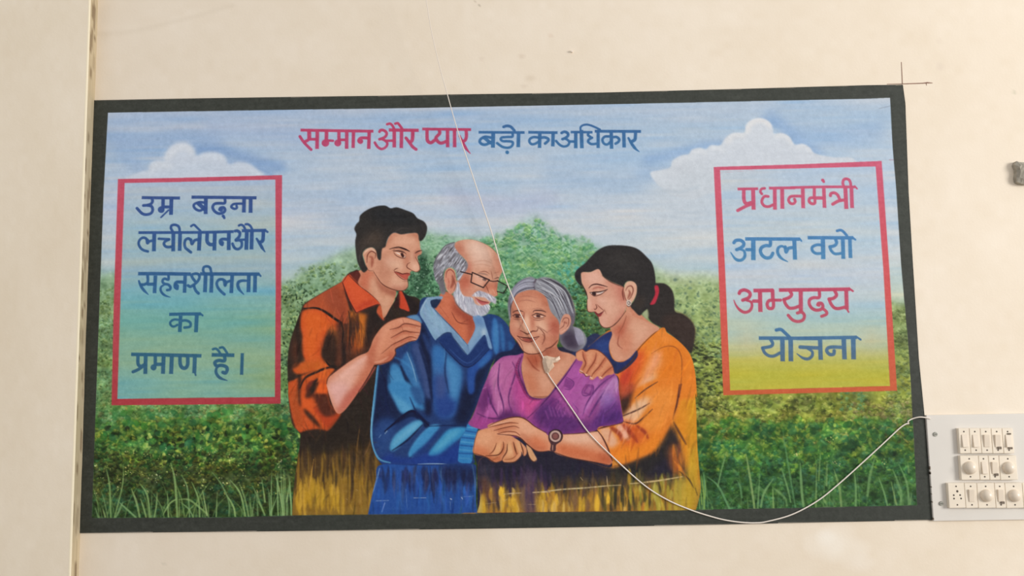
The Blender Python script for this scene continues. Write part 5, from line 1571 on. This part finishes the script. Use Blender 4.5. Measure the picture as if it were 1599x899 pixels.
def mark(x, y, rpx, rpz, col, a):
    q = wp(x, y)
    return (q[0], q[1], rpx * .00147, rpz * .00147, col, a)
WX0, WX1, WZ0, WZ1 = -2.3, 2.6, 0.0, 3.1
marks = [mark(1305, 850, 42, 26, (246, 238, 226), .75), mark(1290, 838, 16, 12, (248, 242, 232), .6), mark(815, 88, 6, 4, (214, 196, 176), .5),
         mark(828, 122, 9, 5, (216, 200, 180), .45), mark(752, 92, 5, 3, (214, 196, 178), .4), mark(818, 135, 6, 3, (214, 198, 180), .4),
         mark(1468, 104, 7, 8, (222, 208, 192), .5), mark(1584, 144, 3, 3, (206, 200, 180), .7), mark(860, 56, 4, 3, (222, 200, 180), .4),
         mark(748, 9, 2.4, 2.2, (170, 158, 140), .9), mark(742, 2, 3, 2, (200, 180, 160), .6), mark(256, 880, 4, 3, (204, 194, 176), .4),
         mark(1466, 64, 4, 6, (226, 212, 196), .4), mark(1340, 880, 30, 14, (246, 238, 228), .4)]
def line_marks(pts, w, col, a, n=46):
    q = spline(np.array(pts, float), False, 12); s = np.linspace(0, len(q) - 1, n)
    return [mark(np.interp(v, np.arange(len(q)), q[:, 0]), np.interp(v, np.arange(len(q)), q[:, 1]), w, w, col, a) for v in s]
marks += line_marks([(146, 53), (200, 50), (260, 37), (310, 24), (365, 8)], 5, (214, 200, 180), .11, 60)  # soft shadow line of an unseen cord, painted into the wall colour
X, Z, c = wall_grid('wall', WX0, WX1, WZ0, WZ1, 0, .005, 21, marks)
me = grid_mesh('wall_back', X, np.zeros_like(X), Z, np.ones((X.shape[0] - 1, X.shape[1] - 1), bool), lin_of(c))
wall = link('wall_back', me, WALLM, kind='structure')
wall['label'] = 'cream distempered wall that carries the mural'

def ribbon(name, pts, wpx, m, parent, thick=.0006, label=None, off=0.):
    """a thin flat strip of pencil or dirt lying on the wall along photo points"""
    q = wall_pt(pts)
    bm = bmesh.new(); prev = None
    for i in range(len(q)):
        a = q[max(0, i - 1)]; b = q[min(len(q) - 1, i + 1)]
        t = (b - a) / np.linalg.norm(b - a); n = np.array([-t[1], t[0]]) * (wpx[i] if hasattr(wpx, '__len__') else wpx) * .00147 / 2
        v = [bm.verts.new((q[i][0] + s * n[0], off - thick, q[i][1] + s * n[1])) for s in (1, -1)]
        v += [bm.verts.new((q[i][0] + s * n[0], off + .0005, q[i][1] + s * n[1])) for s in (-1, 1)]
        if prev:
            for k in range(4): bm.faces.new((prev[k], prev[(k + 1) % 4], v[(k + 1) % 4], v[k]))
        else: bm.faces.new(v)
        prev = v
    bm.faces.new(prev[::-1])
    return link(name, mesh(name, bm), m, parent, label=label)
PENCIL = mat('pencil_line', (150, 118, 104), .9, .1, nscale=120, namt=.2)
ribbon('pencil_mark', PX('1407.5,97 1408.2,112 1409,131'), [.7, 1.0, 1.1], PENCIL, wall)
ribbon('pencil_mark', PX('1385,131.3 1410,131 1440,130 1448,129.2 1456,129.6'), [.8, 1.3, 1.5, 2.2, .8], PENCIL, wall)
ribbon('pencil_mark', PX('1446,129.5 1447,133.5'), [1, .6], PENCIL, wall)

# the pier on the left stands a little forward of the wall; its edge shows a dirty unpainted joint
YP = -.036
pt_, pb_ = wp(141, 0, -YP), wp(110, 899, -YP)
def pier_x(z):
    return pt_[0] + (pb_[0] - pt_[0]) * (z - pt_[1]) / (pb_[1] - pt_[1])
pm = [mark(78, 275, 12, 45, (244, 234, 218), .55), mark(95, 190, 14, 20, (240, 228, 212), .4), mark(85, 230, 8, 40, (244, 234, 220), .5), mark(20, 490, 26, 30, (230, 216, 198), .4), mark(40, 720, 60, 10, (226, 206, 188), .35)]
pm += line_marks([(-20, 47), (40, 52), (90, 54), (140, 52.5)], 5, (206, 192, 172), .17, 50) + line_marks([(-20, 712), (50, 716), (112, 726)], 6, (216, 202, 184), .1, 40)  # the same kind of faint shadow lines, painted darker into the pier colour
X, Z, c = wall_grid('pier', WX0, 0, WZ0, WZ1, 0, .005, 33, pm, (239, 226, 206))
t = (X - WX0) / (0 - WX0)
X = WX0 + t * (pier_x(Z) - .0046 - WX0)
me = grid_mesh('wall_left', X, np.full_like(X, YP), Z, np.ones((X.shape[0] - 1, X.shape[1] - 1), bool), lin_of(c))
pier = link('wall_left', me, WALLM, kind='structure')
pier['label'] = 'cream wall pier standing forward at the left'
# rounded arris (pale) and the side face of the pier
rows = 260
zz = np.linspace(WZ1, WZ0, rows)
prof = [(-.0046, YP), (-.003, YP - .0003), (-.0008, YP + .0008), (0, YP + .0026)]
rg = np.random.default_rng(5)
wob = np.cumsum(rg.normal(0, .00012, rows)); wob -= np.linspace(wob[0], wob[-1], rows)
X = np.stack([pier_x(zz) + a + (wob if 0 else 0) for a, b in prof], 1); Y = np.stack([np.full(rows, b) for a, b in prof], 1); Z = np.stack([zz] * 4, 1)
cc = np.ones((rows, 4, 3)) * np.array([244, 232, 206]) / 255.
link('pier_arris', grid_mesh('pier_arris', X, Y, Z, np.ones((rows - 1, 3), bool), lin_of(cc)), WALLM, pier, label='pale rounded edge of the pier')
ncol = 9
s = np.linspace(0, 1, ncol)
X = pier_x(zz)[:, None] + s[None] * .004 * 0 + wob[:, None] * s[None]
Y = np.repeat((YP + .0026 + s * (.001 - YP - .0026))[None], rows, 0); Z = np.repeat(zz[:, None], ncol, 1)
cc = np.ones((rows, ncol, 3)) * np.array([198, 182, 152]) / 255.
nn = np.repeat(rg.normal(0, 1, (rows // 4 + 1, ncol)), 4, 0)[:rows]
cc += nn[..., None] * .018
dirt = np.zeros((rows, ncol))
for k in range(90):
    r0 = rg.integers(0, rows); L = rg.integers(1, 5); c0 = rg.integers(0, 6)
    dirt[r0:r0 + L, c0:c0 + 2] = rg.uniform(.25, .7)
cc += dirt[..., None] * (np.array([120, 100, 78]) / 255. - cc)
link('pier_side', grid_mesh('pier_side', X, Y, Z, np.ones((rows - 1, ncol - 1), bool), lin_of(np.clip(cc, 0, 1))), WALLM, pier, label='dirty tan side face of the pier')
bm = bmesh.new(); box(bm, -3.5, 4.2, -4.5, .0, -.06, 0)
link('floor', mesh('floor', bm), mat('floor_tiles', (150, 142, 132), .5, .3, nscale=3, namt=.15), kind='structure')

# ---------------------------------------------------------------- the mural, one mesh per painted subject
YM = -.0025
gx = GX0 + np.arange(NX) * CELL; gz = GZ1 - np.arange(NY) * CELL
MXg, MZg = np.meshgrid(gx, gz)
# the colours were read off the photograph; dividing by the daylight that falls on each part of the wall gives the pigment
LIN = (lin_of(IMG) / (.85 + .20 * (PXX - 300) / 1000)[..., None]).astype(np.float32).clip(.003, .95)
PAINT = pigment_mat('mural_paint', .62, .22, .12, 420)
FL = LAB[:-1, :-1].copy()
full = (LAB[:-1, :-1] > 0) & (LAB[1:, :-1] > 0) & (LAB[:-1, 1:] > 0) & (LAB[1:, 1:] > 0)
FL[~full] = 0
mural = bpy.data.objects.new('wall_mural', None); COL.objects.link(mural)
mural.location = (0, YM, ZC - MH / 2)
mural['label'] = 'painted mural of a family of four between two Hindi text panels, dark border'
mural['category'] = 'mural'
SUBJ = {
 'young_man': ('painted_young_man', 'young man in an orange shirt, hand on the older man'),
 'older_man': ('painted_older_man', 'bearded older man in spectacles and a blue sweater'),
 'older_woman': ('painted_older_woman', 'grey-haired older woman in a purple shawl'),
 'younger_woman': ('painted_younger_woman', 'younger woman with a ponytail and an orange dress'),
 'headline': ('headline', 'pink and blue Hindi headline across the sky'),
 'left_panel': ('text_panel', 'red-framed panel with five lines of navy Hindi lettering'),
 'right_panel': ('text_panel', 'red-framed panel with pink and blue Hindi scheme name'),
}
SUBL = {'pink_lettering': 'pink Hindi lettering', 'blue_lettering': 'blue Hindi lettering', 'lettering': 'navy Hindi lettering', 'border': 'dark grey-green painted border'}
roots = {}
MP = np.array(mural.location)
for pi, pn in enumerate(PARTS):
    keep = FL == pi
    if pi == 0 or not keep.any(): continue
    bits = pn.split('#')[0].split('/')
    par = mural
    if len(bits) == 2:
        if bits[0] not in roots:
            nm, lb = SUBJ[bits[0]]
            e = bpy.data.objects.new(nm, None); COL.objects.link(e); e.parent = mural; e['label'] = lb
            roots[bits[0]] = e
        par = roots[bits[0]]
    me = grid_mesh(bits[-1], MXg - MP[0], np.zeros_like(MXg), MZg - MP[2], keep, LIN)
    o = link(bits[-1], me, PAINT, par)
    if bits[-1] in SUBL: o['label'] = SUBL[bits[-1]]
# the edge of the paint layer, joining it to the wall
q = wall_pt(OUTER)
bm = bmesh.new()
a = [bm.verts.new((x, YM, z)) for x, z in q]; b = [bm.verts.new((x, .001, z)) for x, z in q]
for i in range(len(q)):
    j = (i + 1) % len(q)
    if (a[i].co - a[j].co).length > 1e-5: bm.faces.new((a[i], a[j], b[j], b[i]))
me = mesh('border_edge', bm)
me.transform(Matrix.Translation((-MP[0], -MP[1], -MP[2])))
link('border_edge', me, mat('border_paint', (72, 74, 68), .7, .2, nscale=60, namt=.1), mural)

# ---------------------------------------------------------------- tubes for cord
def tube(name, pts3, rad, m, parent=None, seg=8, **kw):
    P = np.array(pts3, float)
    e = np.vstack([P[:1] * 2 - P[1:2], P, P[-1:] * 2 - P[-2:-1]])
    out = []
    for i in range(len(P) - 1):
        p0, p1, p2, p3 = e[i:i + 4]
        for t in np.arange(8) / 8.:
            out.append(.5 * (2 * p1 + (p2 - p0) * t + (2 * p0 - 5 * p1 + 4 * p2 - p3) * t * t + (3 * p1 - p0 - 3 * p2 + p3) * t ** 3))
    out.append(P[-1]); Q = np.array(out)
    bm = bmesh.new(); prev = None
    up = np.array([0, 1., 0])
    for i in range(len(Q)):
        r = rad(i / (len(Q) - 1)) if callable(rad) else rad
        t = Q[min(i + 1, len(Q) - 1)] - Q[max(i - 1, 0)]; t /= np.linalg.norm(t)
        s_ = np.cross(t, up); s_ /= np.linalg.norm(s_) + 1e-9; u2 = np.cross(s_, t)
        ring = [bm.verts.new(Q[i] + r * (math.cos(a) * s_ + math.sin(a) * u2)) for a in np.arange(seg) * 2 * math.pi / seg]
        if prev:
            for k in range(seg): bm.faces.new((prev[k], prev[(k + 1) % seg], ring[(k + 1) % seg], ring[k]))
        else: bm.faces.new(ring)
        prev = ring
    bm.faces.new(prev[::-1])
    return link(name, mesh(name, bm, True), m, parent, **kw)

def at(x, y, off):
    q = wp(x, y, off)
    return (q[0], -off, q[1])
# ---------------------------------------------------------------- the thin white cord hung across the mural
CORD = mat('cord_plastic', (232, 222, 212), .5, .3)
cp = [(652, -70, 0.085), (660, -28, 0.075), (665.6, 0, 0.07), (673.4, 47, 0.062), (686.8, 105, 0.052), (699, 149, 0.046), (713.5, 200, 0.04), (734, 262, 0.033), (753.3, 320, 0.027), (769, 367, 0.022), (784.4, 420, 0.017), (800, 462, 0.013), (822, 509, 0.009), (836, 536, 0.0065), (847, 555.5, 0.0055), (852, 570, 0.005), (856, 584, 0.0048), (875, 612, 0.0048), (897, 644, 0.0048), (919, 675, 0.0048), (951, 707.5, 0.0048), (1002, 754, 0.005), (1040, 779, 0.005), (1079, 796, 0.005), (1117, 808, 0.005), (1140, 813, 0.005), (1161, 815.5, 0.005), (1180, 816, 0.005), (1197.5, 814, 0.005), (1236.6, 803, 0.0055), (1276, 782, 0.006), (1310, 755, 0.006), (1349, 720, 0.006), (1381, 690.5, 0.005), (1404, 669, 0.0048), (1414, 662, 0.0048), (1418.5, 661, 0.0048), (1418, 657.5, 0.0048), (1425, 653.5, 0.0048), (1436, 651, 0.009), (1447, 652, 0.0095), (1453, 653.5, 0.0085)]
tube('hanging_cord', [at(*p) for p in cp], lambda u: .0008 + .0005 * min(1, max(0, (u - .08) / .12)) + .0002 * min(1, max(0, (u - .4) / .1)), CORD, label='thin white cord slanting across the mural to the switchboard', cat='cord')

# tape that holds the cord to the wall
bm = bmesh.new()
tp = Crop(730, 530, 4.28)('503,112 530,108 560,116 585,120 614,110 620,132 600,150 575,158 580,180 556,206 540,226 522,224 508,190 500,150')
q = wall_pt(tp)
cx, cz = q.mean(0)
rt = np.random.default_rng(3)
ringA = [bm.verts.new((x, YM - .0002, z)) for x, z in q]
ringB = [bm.verts.new((x, YM - .0022 - rt.uniform(0, .001), z)) for x, z in q]
ringC = [bm.verts.new((cx + (x - cx) * .55, YM - .0065 - rt.uniform(0, .002), cz + (z - cz) * .55)) for x, z in q]
n = len(q)
for r0, r1 in ((ringA, ringB), (ringB, ringC)):
    for i in range(n): bm.faces.new((r0[i], r0[(i + 1) % n], r1[(i + 1) % n], r1[i]))
bm.faces.new(ringC); bm.faces.new(ringA[::-1])
link('adhesive_tape', mesh('adhesive_tape', bm), mat('crumpled_tape', (216, 188, 164), .35, .5, nscale=90, namt=.12),
     label='small crumpled beige tape holding the cord on the mural', cat='tape')

# ---------------------------------------------------------------- the switchboard at the right
BF = .007                                            # the front of the board stands this far off the wall
IV = mat('ivory_bakelite', (236, 224, 206), .38, .45, nscale=30, namt=.05)
RK = mat('rocker_bakelite', (230, 216, 198), .32, .5, nscale=40, namt=.06)
BRD = mat('board_laminate', (220, 215, 208), .45, .4, nscale=9, namt=.04)
HOLE = mat('dark_hole', (92, 84, 78), .7, .2)
DIRT = mat('grimy_gap', (128, 116, 104), .8, .2, nscale=200, namt=.4)
STEEL = mat('dull_screw', (150, 150, 142), .45, .5, .6)
bx0, bz0 = wp(1457, 813.5, BF); _, bz1 = wp(1446, 648, BF)
bx0 = wp(1452, 730, BF)[0]; bx1 = bx0 + .40
from mathutils import Vector
B0 = Vector((bx0, 0, bz0))
board = bpy.data.objects.new('switchboard', None); COL.objects.link(board); board.location = B0
board['label'] = 'pale grey electrical switchboard with ivory switches beside the mural'; board['category'] = 'switchboard'

def fin(name, bm, m, parent, label=None, smooth=False):
    me = mesh(name, bm, smooth)
    me.transform(Matrix.Translation(-B0))
    return link(name, me, m, parent, label=label)
bm = box(bmesh.new(), bx0, bx1, -BF, .0005, bz0, bz1, .0012)
fin('board', bm, BRD, board)
rc = np.random.default_rng(9)
# worn, chipped left edge of the board
for k in range(10):
    z = bz0 + rc.uniform(.002, .13); s_ = rc.uniform(.0008, .0022)
    bm = box(bmesh.new(), bx0 - .0004, bx0 + s_ * .8, -BF - .0003, -.001, z, z + s_ * rc.uniform(1, 2.4), .0002, 1)
    fin('edge_chip', bm, DIRT, board, 'dark chip in the edge of the board')

def disc(bm, x, z, r, y0, y1, seg=14):
    a = [bm.verts.new((x + r * math.cos(t), y0, z + r * math.sin(t))) for t in np.arange(seg) * 2 * math.pi / seg]
    b = [bm.verts.new((x + r * .85 * math.cos(t), y1, z + r * .85 * math.sin(t))) for t in np.arange(seg) * 2 * math.pi / seg]
    for i in range(seg): bm.faces.new((a[i], a[(i + 1) % seg], b[(i + 1) % seg], b[i]))
    bm.faces.new(b); bm.faces.new(a[::-1])
def dome(bm, x, z, r, y0, h, seg=24, rings=8):
    prev = None
    for j in range(rings + 1):
        t = j / rings * math.pi / 2
        rr, yy = r * math.cos(t), y0 - h * math.sin(t)
        if j == rings:
            v = bm.verts.new((x, yy, z))
            for i in range(seg): bm.faces.new((prev[i], prev[(i + 1) % seg], v))
        else:
            ring = [bm.verts.new((x + rr * math.cos(a), yy, z + rr * math.sin(a))) for a in np.arange(seg) * 2 * math.pi / seg]
            if prev:
                for i in range(seg): bm.faces.new((prev[i], prev[(i + 1) % seg], ring[(i + 1) % seg], ring[i]))
            prev = ring

for x, y in ((1460.2, 677.8), (1469.5, 785.8)):
    sx, sz = wp(x, y, BF)
    bm = bmesh.new(); disc(bm, sx, sz, .0052, -BF + .0005, -BF - .0022)
    s1 = fin('mounting_screw', bm, STEEL, board, 'grey screw fixing the board')
    bm = box(bmesh.new(), sx - .0032, sx + .0032, -BF - .0026, -BF - .0018, sz - .0006, sz + .0006)
    fin('slot', bm, HOLE, s1)
PH = .0095
def module(kind, xa, xb, ya, yb, state=0):
    """one device in the row: a plate with its rocker, dome or pin holes; photo pixels of its face"""
    m0, m1 = wp(xa, (ya + yb) / 2, BF + PH), wp(xb, (ya + yb) / 2, BF + PH)
    zt, zb = wp((xa + xb) / 2, ya, BF + PH)[1], wp((xa + xb) / 2, yb, BF + PH)[1]
    x0, x1 = m0[0] + .0003, m1[0] - .0003
    bm = box(bmesh.new(), x0, x1, -BF - PH, -BF + .0003, zb, zt, .0012)
    base = fin({'s': 'switch', 'd': 'domed_indicator', 'k': 'five_pin_socket'}[kind], bm, IV, board)
    cx, cz, w, h = (x0 + x1) / 2, (zt + zb) / 2, x1 - x0, zt - zb
    f = -BF - PH
    for z in (zt - h * .13, zb + h * .13):
        bm = bmesh.new(); disc(bm, cx, z, .0020, f + .0006, f - .0004, 10)
        fin('screw', bm, HOLE, base)
    if kind == 's':
        rw, rh = min(w * .56, .0125), h * .50
        bm = box(bmesh.new(), cx - rw / 2, cx + rw / 2, f - .0042, f + .0004, cz - rh / 2, cz + rh / 2, .0009)
        up = 1 if state % 2 == 0 else -1
        for v in bm.verts:                              # the pressed end of the rocker sits lower
            if v.co.y < f - .002: v.co.y += .0028 * (.5 + up * (v.co.z - cz) / rh)
        fin('rocker', bm, RK, base)
        if state >= 2:
            bm = box(bmesh.new(), cx - rw * .1, cx + rw * .55, f - .0032, f + .0002, cz - rh * .66, cz - rh * .46, .0008)
            fin('grimy_patch', bm, DIRT, base, 'dark grime under the rocker')
        if state == 4:
            bm = box(bmesh.new(), cx - rw * .1, cx + rw * .5, f - .0026, f + .0002, cz + rh * .5, cz + rh * .62, .0008)
            fin('grimy_patch', bm, DIRT, base, 'dark grime over the rocker')
    elif kind == 'd':
        bm = bmesh.new(); dome(bm, cx, cz, min(w, h) * .36, f + .0002, .013)
        fin('dome', bm, RK, base, smooth=True)
    else:
        for dx, dz, r in ((.05, .20, .0029), (-.17, .02, .0022), (.20, .02, .0022), (-.17, -.14, .0022), (.24, -.14, .0022)):
            bm = bmesh.new(); disc(bm, cx + dx * w * 1.05, cz + dz * h * .85, r, f + .0004, f - .0003, 14)
            fin('pin_hole', bm, HOLE, base)
for i in range(5):
    module('s', 1497.6 + 17.1 * i, 1497.6 + 17.1 * (i + 1), 668.5, 707.7, (0, 0, 1, 3, 4)[i])
for k, xa, xb, st in (('d', 1500, 1529, 0), ('s', 1529, 1544.5, 0), ('s', 1544.5, 1561, 3), ('d', 1561, 1588.5, 0)):
    module(k, xa, xb, 711.2, 749, st)
for k, xa, xb, st in (('k', 1481, 1507, 0), ('s', 1507, 1526.5, 1), ('d', 1526.5, 1554, 0), ('s', 1554, 1570.3, 3), ('d', 1570.3, 1597.6, 0), ('s', 1597.6, 1615, 0)):
    module(k, xa, xb, 754, 793, st)

# ---------------------------------------------------------------- broken lump at the right edge of the frame
q = wall_pt(PX('1587.5,251.5 1592,253 1599,253.5 1612,254 1618,262 1616,278 1612,287 1600,287.5 1594,286.5 1588.5,284 1587,278 1588,270 1587.5,264 1584.5,257'), .012)
bm = bmesh.new(); rl = np.random.default_rng(4); n = len(q); cx, cz = q.mean(0)
A = [bm.verts.new((x, .001, z)) for x, z in q]
Bv = [bm.verts.new((x, -.010 - rl.uniform(0, .003), z)) for x, z in q]
Cv = [bm.verts.new((cx + (x - cx) * .6, -.015 - rl.uniform(0, .004), cz + (z - cz) * .6)) for x, z in q]
for r0, r1 in ((A, Bv), (Bv, Cv)):
    for i in range(n): bm.faces.new((r0[i], r0[(i + 1) % n], r1[(i + 1) % n], r1[i]))
bm.faces.new(Cv); bm.faces.new(A[::-1])
link('cement_lump', mesh('cement_lump', bm), mat('grey_cement', (166, 160, 148), .9, .1, nscale=60, namt=.3, bump=.5, bscale=120),
     label='broken grey cement lump on the wall above the switchboard', cat='cement lump')
# a bent nail stump high on the wall
sx, sz = wp(893, 81)
bm = bmesh.new(); disc(bm, sx, sz, .0028, .001, -.006, 10)
link('wall_plug', mesh('wall_plug', bm), mat('pale_plug', (240, 228, 214), .6, .3), label='tiny cream wall plug above the mural headline', cat='wall plug')
